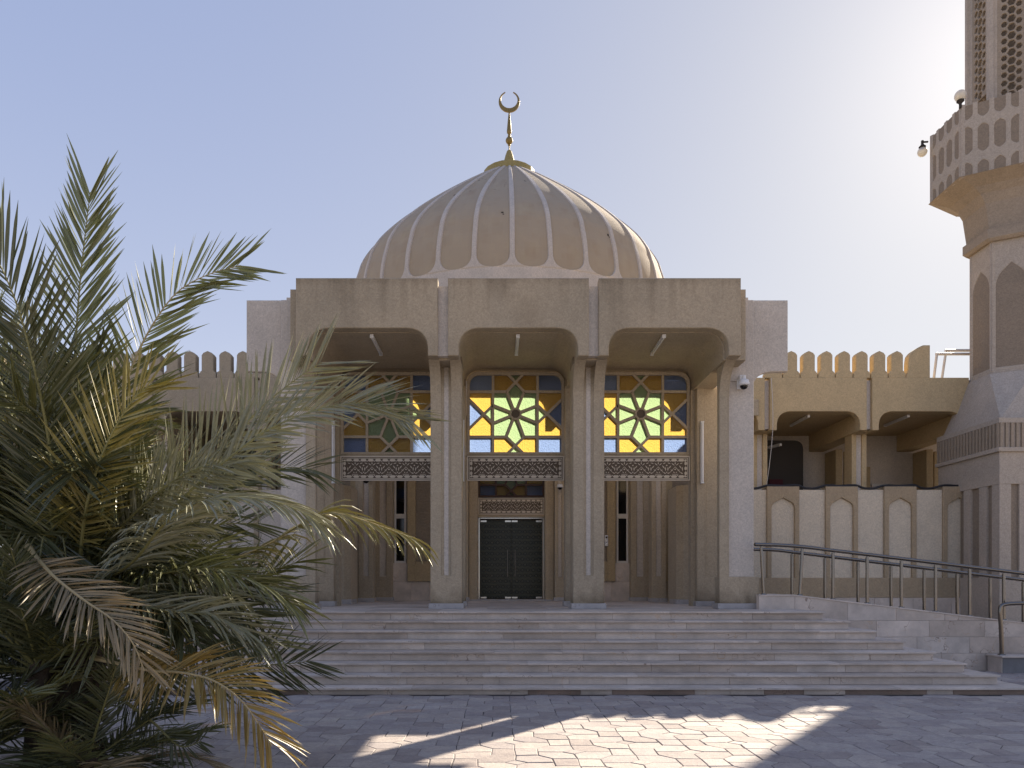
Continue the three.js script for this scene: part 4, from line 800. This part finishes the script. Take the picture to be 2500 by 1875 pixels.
  const globe = (label, p, down) => {
    const t = thing('globe_lamp', label, 'globe lamp', null, p.clone());
    const s = new THREE.SphereGeometry(down ? 0.13 : 0.145, 28, 18); part('globe', s, M.globe, t);
    const c = new THREE.LatheGeometry([[0, 0], [0.09, 0], [0.095, 0.03], [0.06, 0.06], [0.035, 0.10], [0.035, 0.2]].map(q => new THREE.Vector2(...q)), 20); if (!down) c.rotateX(Math.PI); c.translate(0, down ? 0.12 : -0.12, 0); part('fitting', c, M.dark, t);
    if (down) part('bracket', rod(new THREE.Vector3(0, 0.28, 0), new THREE.Vector3(0.16, 0.29, 0), 0.025), M.dark, t);
  };
  globe('white globe lamp standing on the corner of the minaret balcony', V(12.29, 14.70, 19.78), false);
  globe('white globe lamp hanging from the far left corner of the minaret balcony', V(12.09, 14.03, 21.2), true);
}
// ---------------------------------------------------------------- ramp and handrails
{
  const ZR = 15.1, x0 = 5.30, xk = 6.01, x1 = 15.6, top = x => x < xk ? 1.53 : 1.53 - (x - xk) * 0.1205;
  const t = thing('ramp', 'marble clad ramp sloping down to the right beside the steps', 'ramp');
  const r = rng(91);
  part('ramp_body', ext(poly([[x0, -0.02], [x1 - 2, -0.02], [x1 - 2, top(x1 - 2) - 0.3], [xk, 1.23], [x0, 1.23]]), ZR + 0.03, 16.55, 0), M.marble, t);
  for (const [Z0, Z1] of [[ZR, ZR + 0.16], [16.05, 16.2]]) {
    // kerb wall in courses of marble slabs
    const rows = Z0 < 16 ? [[-0.02, 0.34], [0.343, 0.67], [0.673, 1.0], [1.003, 2]] : [[0.3, 2]];
    rows.forEach(([a, b], j) => { let x = x0 - (j % 2) * 0.4; while (x < x1 - 2) {
      const u = x + 0.95 + r() * 0.35, l = Math.max(x0, x), e = Math.min(u, x1 - 2), pts = [], tp = q => Math.min(b, top(q) - 0.03);
      if (tp(l) > a + 0.02) { const g = 0.0018; pts.push([l + g, a]); let re = e - g; if (tp(re) <= a) re = xk + (1.50 - a - 0.001) / 0.1205; pts.push([re, a]); if (tp(re) > a + 0.003) pts.push([re, tp(re)]); if (b < 1.5) { const xb = xk + (1.5 - b) / 0.1205; if (xb > l + 0.02 && xb < re - 0.02) pts.push([xb, b]); } else if (xk > l + 0.02 && xk < re - 0.02) pts.push([xk, tp(xk)]); pts.push([l + g, tp(l)]);
        part('facing_slab', ext(poly(pts), Z0 + (r() * 0.003), Z1, 0.003), tintOf(r), t, [r() * 3, r() * 3]); }
      x = u; } });
    let x = x0; while (x < x1 - 2) { const e = Math.min(x + 1.15, x1 - 2), pts = [[x + 0.001, top(x) - 0.03]]; if (x < xk && e > xk) pts.push([xk, top(xk) - 0.03]); pts.push([e - 0.001, top(e) - 0.03], [e - 0.001, top(e)]); if (x < xk && e > xk) pts.push([xk, top(xk)]); pts.push([x + 0.001, top(x)]); part('coping_slab', ext(poly(pts), Z0 - 0.012, Z1 + 0.012, 0.004), M.marble, t, [r() * 3, r() * 3]); x = e; }
  }
  const rail = (label, Z, xs, H, xa, first) => {
    const g = thing('handrail', label, 'handrail');
    const yr = x => (x < xk ? 1.53 - (xk - x) * -0.03 : top(x)) + H;
    const pts = []; for (let x = xa; x <= x1 - 2; x += 0.5) pts.push(V(x, yr(x), Z));
    part('rail', tube(pts, 0.038, 60, 12), M.steel, g);
    xs.forEach((x, i) => {
      const b = V(x + (first && i < 2 ? 0.02 : 0), top(x), Z), e = V(x + (i === 0 && first ? -0.03 : i === 1 && first ? 0.07 : 0), yr(x) - 0.05, Z);
      const p = part('post', rod(b, e, 0.031, 0.031, 12), M.steel, g);
      part('stem', rod(e, V(e.x, yr(x), Z), 0.013), M.steel, p);
      part('foot_flange', rod(b, b.clone().add(new THREE.Vector3(0, 0.022, 0)), 0.062, 0.055, 16), M.steel, p);
    });
  };
  const fx = [], bxs = []; for (let i = 0; i < 12; i++) { fx.push(i === 0 ? 5.40 : 6.14 + (i - 1) * 0.696); bxs.push(6.37 + i * 0.715); }
  rail('taller front stainless steel handrail on the ramp kerb nearest the steps', 15.18, fx.filter(x => x < 13.5), 1.0, 5.24, true);
  rail('lower back stainless steel handrail on the far kerb of the ramp', 16.12, bxs.filter(x => x < 13.5), 0.95, 5.5, false);
  // short rail on a dark plinth at the foot of the ramp
  const b = thing('dark_plinth', 'low dark marble plinth at the right edge under the short handrail', 'plinth');
  part('core', box(9.92, 13.6, -0.02, 0.30, 14.62, 15.06, 0.004), M.darkMarble, b); part('coping', box(9.88, 13.6, 0.30, 0.335, 14.58, 15.08, 0.006), M.marble, b); part('end_slab', box(9.90, 9.918, -0.02, 0.298, 14.63, 15.05, 0), M.marbleA, b);
  const s = thing('handrail', 'short bent steel handrail on the dark plinth at the right edge', 'handrail');
  const foot = V(10.03, 0.335, 14.82);
  part('rail', tube([foot.clone(), V(10.02, 0.8, 14.82), V(10.0, 1.22, 14.82), V(10.02, 1.31, 14.82), V(10.12, 1.345, 14.82), V(10.6, 1.37, 14.82), V(11.4, 1.40, 14.82), V(13.4, 1.47, 14.82)], 0.04, 90, 12), M.steel, s);
  part('foot_flange', rod(foot, foot.clone().add(new THREE.Vector3(0, 0.02, 0)), 0.075, 0.065, 16), M.steel, s);
  part('post', rod(V(11.9, 0.335, 14.82), V(11.9, 1.4, 14.82), 0.032), M.steel, s);
}
// ---------------------------------------------------------------- date palms
const leafM = (name, c, rough = 0.27, tr = 0.40) => Object.assign(new THREE.MeshPhysicalMaterial({ color: col(...c), roughness: rough, transmission: tr, thickness: 0, side: THREE.DoubleSide, ior: 1.5 }), { name });
const L = {
  green: leafM('palm leaf green', [0.185, 0.19, 0.075]), dark: leafM('palm leaf dark green', [0.095, 0.105, 0.05], 0.3, 0.25), grey: leafM('palm leaf grey green', [0.29, 0.285, 0.18]),
  olive: leafM('palm leaf olive', [0.28, 0.24, 0.07], 0.32, 0.4), yellow: leafM('palm leaf yellowing', [0.34, 0.24, 0.06], 0.45, 0.4), dry: leafM('palm leaf dry', [0.33, 0.255, 0.14], 0.5, 0.3),
  stem: new THREE.MeshStandardMaterial({ name: 'palm stalk', color: col(0.20, 0.19, 0.075), roughness: 0.5 }), stemY: new THREE.MeshStandardMaterial({ name: 'dry palm stalk', color: col(0.42, 0.33, 0.17), roughness: 0.45 }),
  bark: new THREE.MeshStandardMaterial({ name: 'palm bark', color: col(0.09, 0.065, 0.045), roughness: 0.95, map: stuccoMap, bumpMap: stuccoBump, bumpScale: 0.02 }),
};
// pts: stalk from base to tip; opts: leaflet length, spread, droop, side the blades lift to
function frond(parent, pts, o, r) {
  const curve = new THREE.CatmullRomCurve3(pts, false, 'centripetal'), len = curve.getLength(), up = o.up || new THREE.Vector3(0, 1, 0);
  const n = 28, pos = [], rad = t => (0.017 * (1 - t) + 0.0035) * (o.thick || 1) + (t < 0.12 ? 0.012 * (1 - t / 0.12) : 0);
  const frame = t => { const p = curve.getPointAt(t), T = curve.getTangentAt(t); let U = up.clone().addScaledVector(T, -up.dot(T)); if (U.lengthSq() < 0.04) U = new THREE.Vector3(0, 0, 1).addScaledVector(T, -T.z); U.normalize(); const S = new THREE.Vector3().crossVectors(T, U).normalize(); return { p, T, U, S }; };
  let prev = null;
  for (let i = 0; i <= n; i++) {
    const t = i / n, f = frame(t), R = rad(t), ring = [];
    for (let k = 0; k < 6; k++) { const a = k * Math.PI / 3; ring.push(f.p.clone().addScaledVector(f.S, Math.cos(a) * R).addScaledVector(f.U, Math.sin(a) * R * 0.8)); }
    if (prev) for (let k = 0; k < 6; k++) { const a = prev[k], b = prev[(k + 1) % 6], c = ring[(k + 1) % 6], d = ring[k]; for (const v of [a, c, b, a, d, c]) pos.push(v.x, v.y, v.z); }
    prev = ring;
  }
  const sg = new THREE.BufferGeometry(); sg.setAttribute('position', new THREE.Float32BufferAttribute(pos, 3)); sg.computeVertexNormals();
  const fr = part('frond', sg, o.stem || L.stem, parent, true);
  const count = Math.round(1.25 * (o.density || 22) * len), lp = [], t0 = o.from ?? 0.16, G = new THREE.Vector3(0, -1, 0);
  const roll = (o.roll || 0);
  for (let i = 0; i < count; i++) for (const sd of [-1, 1]) {
    const t = t0 + (1 - t0) * Math.min(0.997, (i + 0.5 * (sd > 0) + (r() - 0.5) * 0.7) / count), f = frame(Math.max(0.01, t));
    if (r() < (o.miss ?? 0.03)) continue;
    const q = (t - t0) / (1 - t0), tier = [-0.05, 0.2, 0.45][Math.floor(r() * 3)] * (o.lift ?? 1) + (r() - 0.5) * 0.2;          // leaflets stand in several ranks
    const ang = (o.spread ?? 1.0) * (1.0 - 0.5 * q) + (r() - 0.5) * 0.24, Lf = (o.leaf ?? 0.42) * (0.6 + 0.75 * Math.min(1, q * 3.2)) * (1.05 - 0.45 * q) * (0.8 + r() * 0.35);
    const S = f.S.clone().multiplyScalar(sd * Math.cos(tier)).addScaledVector(f.U, Math.sin(tier));
    if (roll) S.applyAxisAngle(f.T, roll);
    let D = f.T.clone().multiplyScalar(Math.cos(ang)).addScaledVector(S, Math.sin(ang)).normalize();
    const N0 = new THREE.Vector3().crossVectors(D, f.S.clone().multiplyScalar(sd)).cross(D).normalize();
    const W = new THREE.Vector3().crossVectors(D, f.U).applyAxisAngle(D, sd * (0.4 + (r() - 0.5) * 2.4)).normalize();
    const wd = 0.8 * (o.width ?? 0.0135) * (0.8 + r() * 0.45), seg = 4, droop = (o.droop ?? 0.25) * (0.6 + r() * 0.8);
    let p = f.p.clone(), L0, M0, R0;
    for (let k = 0; k <= seg; k++) {
      const u = k / seg, w = wd * (k === 0 ? 0.45 : k === seg ? 0.04 : Math.pow(Math.sin(Math.PI * (0.18 + 0.72 * u)), 0.7)), nn = new THREE.Vector3().crossVectors(W, D).normalize();
      const l = p.clone().addScaledVector(W, -w).addScaledVector(nn, w * 0.45), c = p.clone(), rr = p.clone().addScaledVector(W, w).addScaledVector(nn, w * 0.45);
      if (k) for (const v of [L0, c, M0, L0, l, c, M0, rr, R0, M0, c, rr]) lp.push(v.x, v.y, v.z);
      L0 = l; M0 = c; R0 = rr;
      D = D.clone().addScaledVector(G, droop / seg * (0.4 + u * 1.6)).normalize(); W.addScaledVector(D, -W.dot(D)).normalize();
      p = p.clone().addScaledVector(D, Lf / seg);
    }
  }
  const lg = new THREE.BufferGeometry(); lg.setAttribute('position', new THREE.Float32BufferAttribute(lp, 3)); lg.computeVertexNormals();
  const leaves = part('leaflets', lg, o.mat || L.green, fr, true); leaves.userData.kind = 'stuff';
  return fr;
}
function trunk(parent, x, Z, h, r0, seed) {
  const r = rng(seed), g = [new THREE.CylinderGeometry(r0 * 0.85, r0, h, 14).translate(x, h / 2, -Z)];
  for (let i = 0; i < 46; i++) { const a = i * 2.4, y = 0.05 + (h - 0.05) * i / 46, b = new THREE.BoxGeometry(0.11, 0.2, 0.05); b.rotateX(-0.45); b.translate(0, 0, r0 * 0.95 + 0.03); b.rotateY(a + r() * 0.2); b.translate(x, y + 0.05, -Z); g.push(b); }
  return part('trunk', g, L.bark, parent);
}
{
  const r = rng(2024);
  const palm = thing('date_palm', 'bushy date palm with arching grey green fronds in front of the left porch bay', 'palm tree');
  trunk(palm, -3.95, 6.9, 1.5, 0.24, 3);
  const q = (...a) => a.map(p => at(...p));
  const face = new THREE.Vector3(0.15, 0.25, 1), skyw = new THREE.Vector3(0, 1, 0.25);
  const hero = [
    [q([165, 1230, 6.8], [150, 1000, 6.6], [160, 800, 6.5], [172, 620, 6.5], [186, 490, 6.5], [195, 415, 6.5]), { mat: L.green, up: face, leaf: 0.56, spread: 0.92, droop: -0.02, lift: 0.5, density: 21, width: 0.0165 }],
    [q([190, 1220, 6.8], [235, 980, 6.9], [276, 818, 7.0], [320, 718, 7.05], [384, 630, 7.1], [452, 592, 7.1], [520, 573, 7.1]), { mat: L.green, up: face, leaf: 0.56, spread: 1.0, droop: -0.03, lift: 0.4, density: 19, width: 0.0165, stem: L.stemY }],
    [q([140, 1230, 6.7], [110, 980, 6.3], [75, 800, 6.0], [30, 640, 5.8], [-20, 540, 5.7], [-70, 500, 5.7]), { mat: L.dark, up: face, leaf: 0.62, spread: 0.95, droop: -0.04, lift: 0.6, density: 18, width: 0.017 }],
    [q([130, 1240, 6.7], [60, 1020, 6.6], [0, 820, 6.6], [-70, 640, 6.7]), { mat: L.green, up: face, leaf: 0.55, droop: 0.0, density: 20 }],
    [q([210, 1250, 6.7], [340, 1090, 6.6], [494, 958, 6.5], [557, 886, 6.5], [616, 837, 6.5], [664, 802, 6.5], [695, 783, 6.5]), { mat: L.grey, up: face, leaf: 0.58, spread: 1.05, droop: 0.0, lift: 0.5, density: 21, width: 0.0155 }],
    [q([215, 1260, 6.7], [380, 1090, 6.3], [500, 985, 6.1], [581, 927, 6.0], [664, 892, 5.95], [740, 873, 5.9], [806, 873, 5.9], [851, 889, 5.9], [890, 909, 5.9]), { mat: L.grey, up: new THREE.Vector3(0, 0.6, 0.8), leaf: 0.50, spread: 0.9, droop: 0.1, lift: 0.5, density: 22, width: 0.0135 }],
    [q([200, 1270, 6.7], [289, 1211, 6.2], [355, 1132, 5.9], [420, 1090, 5.75], [495, 1074, 5.7], [583, 1081, 5.7], [649, 1104, 5.7], [690, 1130, 5.7]), { mat: L.grey, up: skyw, leaf: 0.52, spread: 1.1, droop: 0.7, lift: 0.2, density: 24 }],
    [q([230, 1290, 6.8], [400, 1240, 6.9], [560, 1185, 7.0], [668, 1122, 7.0], [699, 1107, 7.0], [740, 1111, 7.0], [789, 1125, 7.0], [858, 1149, 7.0], [890, 1162, 7.0]), { mat: L.olive, up: skyw, leaf: 0.50, spread: 1.05, droop: 0.9, lift: 0.2, density: 22, stem: L.stemY, width: 0.012 }],
    [q([220, 1380, 6.8], [330, 1375, 6.9], [430, 1330, 7.0], [527, 1268, 7.0], [607, 1226, 7.0], [650, 1212, 7.0]), { mat: L.green, up: new THREE.Vector3(0, 0.7, 0.7), leaf: 0.50, droop: 0.1, density: 21 }],
    [q([240, 1440, 6.9], [400, 1465, 7.3], [514, 1451, 7.6], [568, 1438, 7.6], [630, 1433, 7.6], [670, 1428, 7.6]), { mat: L.dark, up: new THREE.Vector3(0, 0.35, 0.9), leaf: 0.50, spread: 1.0, droop: 0.0, lift: 0.1, density: 15, from: 0.4, width: 0.0155 }],
    [q([200, 1420, 6.4], [327, 1449, 5.9], [401, 1454, 5.6], [467, 1473, 5.45], [523, 1515, 5.35], [560, 1566, 5.3], [588, 1612, 5.3]), { mat: L.yellow, up: new THREE.Vector3(0.3, 0.6, 0.7), leaf: 0.42, spread: 1.0, droop: 0.25, lift: 0.4, density: 24, stem: L.stemY, width: 0.0145 }],
    [q([60, 1180, 6.3], [121, 1249, 5.7], [187, 1300, 5.5], [247, 1342, 5.4], [289, 1393, 5.35], [312, 1450, 5.35]), { mat: L.dry, up: new THREE.Vector3(0.3, 0.6, 0.7), leaf: 0.40, spread: 0.9, droop: 0.15, lift: 0.5, density: 26, stem: L.stemY, width: 0.012 }],
    [q([220, 1480, 6.6], [330, 1560, 6.4], [390, 1612, 6.3], [435, 1602, 6.2]), { mat: L.dark, up: face, leaf: 0.28, droop: 0.1, density: 26, width: 0.011 }],
    [q([190, 1250, 6.7], [300, 1180, 6.9], [420, 1100, 7.1], [520, 1040, 7.2], [620, 1010, 7.3], [680, 1015, 7.3]), { mat: L.dark, up: new THREE.Vector3(0, 0.6, 0.8), leaf: 0.5, droop: 0.15, density: 22 }],
    [q([180, 1240, 6.7], [280, 1120, 6.5], [390, 1030, 6.3], [470, 1000, 6.2], [560, 1000, 6.2]), { mat: L.grey, up: new THREE.Vector3(0, 0.5, 0.8), leaf: 0.52, droop: 0.15, density: 22 }],
    [q([190, 1250, 6.7], [330, 1240, 6.4], [450, 1230, 6.2], [560, 1260, 6.1], [630, 1305, 6.1]), { mat: L.green, up: skyw, leaf: 0.48, droop: 0.4, density: 24 }],
    [q([190, 1300, 6.6], [300, 1340, 6.3], [420, 1350, 6.2], [520, 1390, 6.2]), { mat: L.dark, up: skyw, leaf: 0.46, droop: 0.3, density: 24 }],
    [q([170, 1260, 6.6], [250, 1290, 6.2], [360, 1320, 6.0], [460, 1330, 5.9], [540, 1365, 5.9]), { mat: L.grey, up: skyw, leaf: 0.48, droop: 0.4, density: 22 }],
    [q([170, 1240, 6.6], [190, 1080, 6.2], [240, 940, 6.0], [300, 850, 5.9], [330, 830, 5.9]), { mat: L.olive, up: face, leaf: 0.5, droop: 0.05, density: 22 }],
  ];
  for (const [tx, ty, tz, m, dr] of [[560, 1335, 6.6, 'dark', 0.2], [600, 1395, 7.0, 'green', 0.15], [470, 1440, 6.3, 'dark', 0.3], [630, 1285, 7.1, 'dark', 0.15], [520, 1290, 6.4, 'grey', 0.35], [420, 1400, 6.0, 'dark', 0.35], [500, 1200, 6.6, 'green', 0.2], [560, 1130, 7.2, 'dark', 0.1], [360, 1480, 6.4, 'dark', 0.25], [450, 1130, 6.4, 'grey', 0.2], [380, 1010, 6.8, 'green', 0.1], [330, 1520, 6.8, 'dark', 0.2]])
    hero.push([q([200, 1290, 6.7], [200 + (tx - 200) * 0.35, 1290 + (ty - 1290) * 0.3 - 50, 6.7 + (tz - 6.7) * 0.35], [200 + (tx - 200) * 0.7, 1290 + (ty - 1290) * 0.68 - 45, 6.7 + (tz - 6.7) * 0.7], [tx, ty, tz]), { mat: L[m], up: dr > 0.2 ? skyw : new THREE.Vector3(0, 0.5, 0.85), leaf: 0.46, droop: dr, density: 21 }]);
  for (let i = 0; i < 9; i++) hero.push([q([90 + r() * 40, 1330 - i * 25, 6.8], [40 + r() * 20, 1290 - i * 30, 6.7], [-20, 1270 - i * 34 + r() * 40, 6.6], [-110, 1290 - i * 36 + r() * 60, 6.6]), { mat: i % 3 ? L.dark : L.green, up: i % 2 ? face : skyw, leaf: 0.5, droop: 0.12, density: 24 }]);
  for (const [p, o] of hero) frond(palm, p, o, r);
  const mats = [L.green, L.dark, L.grey, L.olive, L.dark, L.green];
  for (let i = 0; i < 44; i++) {
    const tx = -90 + r() * 460, ty = Math.max(640 + Math.pow(r(), 0.8) * 820, tx > 230 ? 960 : 0), tz = 5.7 + r() * 2.2, b = [120 + r() * 90, 1220 + r() * 150, 6.6 + r() * 0.4];
    const mx = (b[0] + tx) / 2 + (r() - 0.5) * 60, my = (b[1] + ty) / 2 - 60 - r() * 120;
    frond(palm, [at(...b), at(b[0] + (mx - b[0]) * 0.6, b[1] + (my - b[1]) * 0.6, b[2] + (tz - b[2]) * 0.3), at(mx, my, (b[2] + tz) / 2), at(tx, ty, tz)], { mat: mats[Math.floor(r() * 6)], up: r() < 0.6 ? face : skyw, leaf: 0.46 + r() * 0.14, droop: r() * 0.25, density: 21, lift: 0.4 + r() * 0.5 }, r);
  }
}
{
  const r = rng(77), palm = thing('date_palm', 'second date palm at the left edge, its crown outside the picture', 'palm tree');
  trunk(palm, -5.6, 7.4, 1.9, 0.25, 9);
  const c = V(-5.6, 2.1, 7.4);
  for (let i = 0; i < 30; i++) {
    const a = -1.2 + r() * 3.4, e = 0.15 + r() * 1.15, Lf = 2.2 + r() * 0.9, d = new THREE.Vector3(Math.cos(a) * Math.cos(e), Math.sin(e), Math.sin(a) * Math.cos(e) * 0.6);
    const p1 = c.clone().addScaledVector(d, Lf * 0.35), p2 = c.clone().addScaledVector(d, Lf * 0.7).add(new THREE.Vector3(0, -0.12, 0)), p3 = c.clone().addScaledVector(d, Lf).add(new THREE.Vector3(0, -0.55 - r() * 0.4, 0));
    frond(palm, [c.clone().add(new THREE.Vector3((r() - 0.5) * 0.2, -0.1, 0)), p1, p2, p3], { mat: [L.dark, L.green, L.dark][i % 3], leaf: 0.52, droop: 0.12, density: 22 }, r);
  }
}
function sucker(label, x, Z, y, n, Lmin, Lmax, seed, mats) {
  const r = rng(seed), t = thing('palm_offshoot', label, 'palm offshoot');
  part('stump', new THREE.CylinderGeometry(0.08, 0.14, y + 0.1, 10).translate(x, (y + 0.1) / 2, -Z), L.bark, t);
  for (let i = 0; i < n; i++) {
    const a = i / n * 6.283 + r() * 0.6, e = -0.1 + r() * 1.2, Lf = Lmin + r() * (Lmax - Lmin), d = new THREE.Vector3(Math.cos(a) * Math.cos(e), Math.sin(e), Math.sin(a) * Math.cos(e)), c = V(x, y, Z);
    const p3 = c.clone().addScaledVector(d, Lf).add(new THREE.Vector3(0, -0.25 * r(), 0)); if (p3.y < 0.05) p3.y = 0.05;
    frond(t, [c, c.clone().addScaledVector(d, Lf * 0.4), c.clone().addScaledVector(d, Lf * 0.72).add(new THREE.Vector3(0, -0.03, 0)), p3], { mat: mats[i % mats.length], leaf: 0.3, droop: 0.2, density: 28, width: 0.011, thick: 0.7 }, r);
  }
}
sucker('low palm offshoot with dark green leaves at the bottom left corner', -4.3, 6.1, 0.35, 22, 0.8, 1.35, 5, [L.dark, L.green, L.dark, L.olive]);
sucker('palm offshoot with some dry straw coloured leaves at the foot of the bushy palm', -3.45, 6.25, 0.25, 22, 0.7, 1.15, 6, [L.dark, L.dark, L.dry, L.green]);
sucker('dense dark palm offshoot at the left edge of the picture', -5.0, 7.2, 0.9, 30, 1.0, 1.7, 18, [L.dark, L.green, L.dark]);
sucker('tall palm offshoot with dark leaves filling the gap under the bushy palm crown', -4.0, 6.5, 1.0, 26, 0.9, 1.5, 8, [L.dark, L.dark, L.green]);

renderer.render(scene, camera);
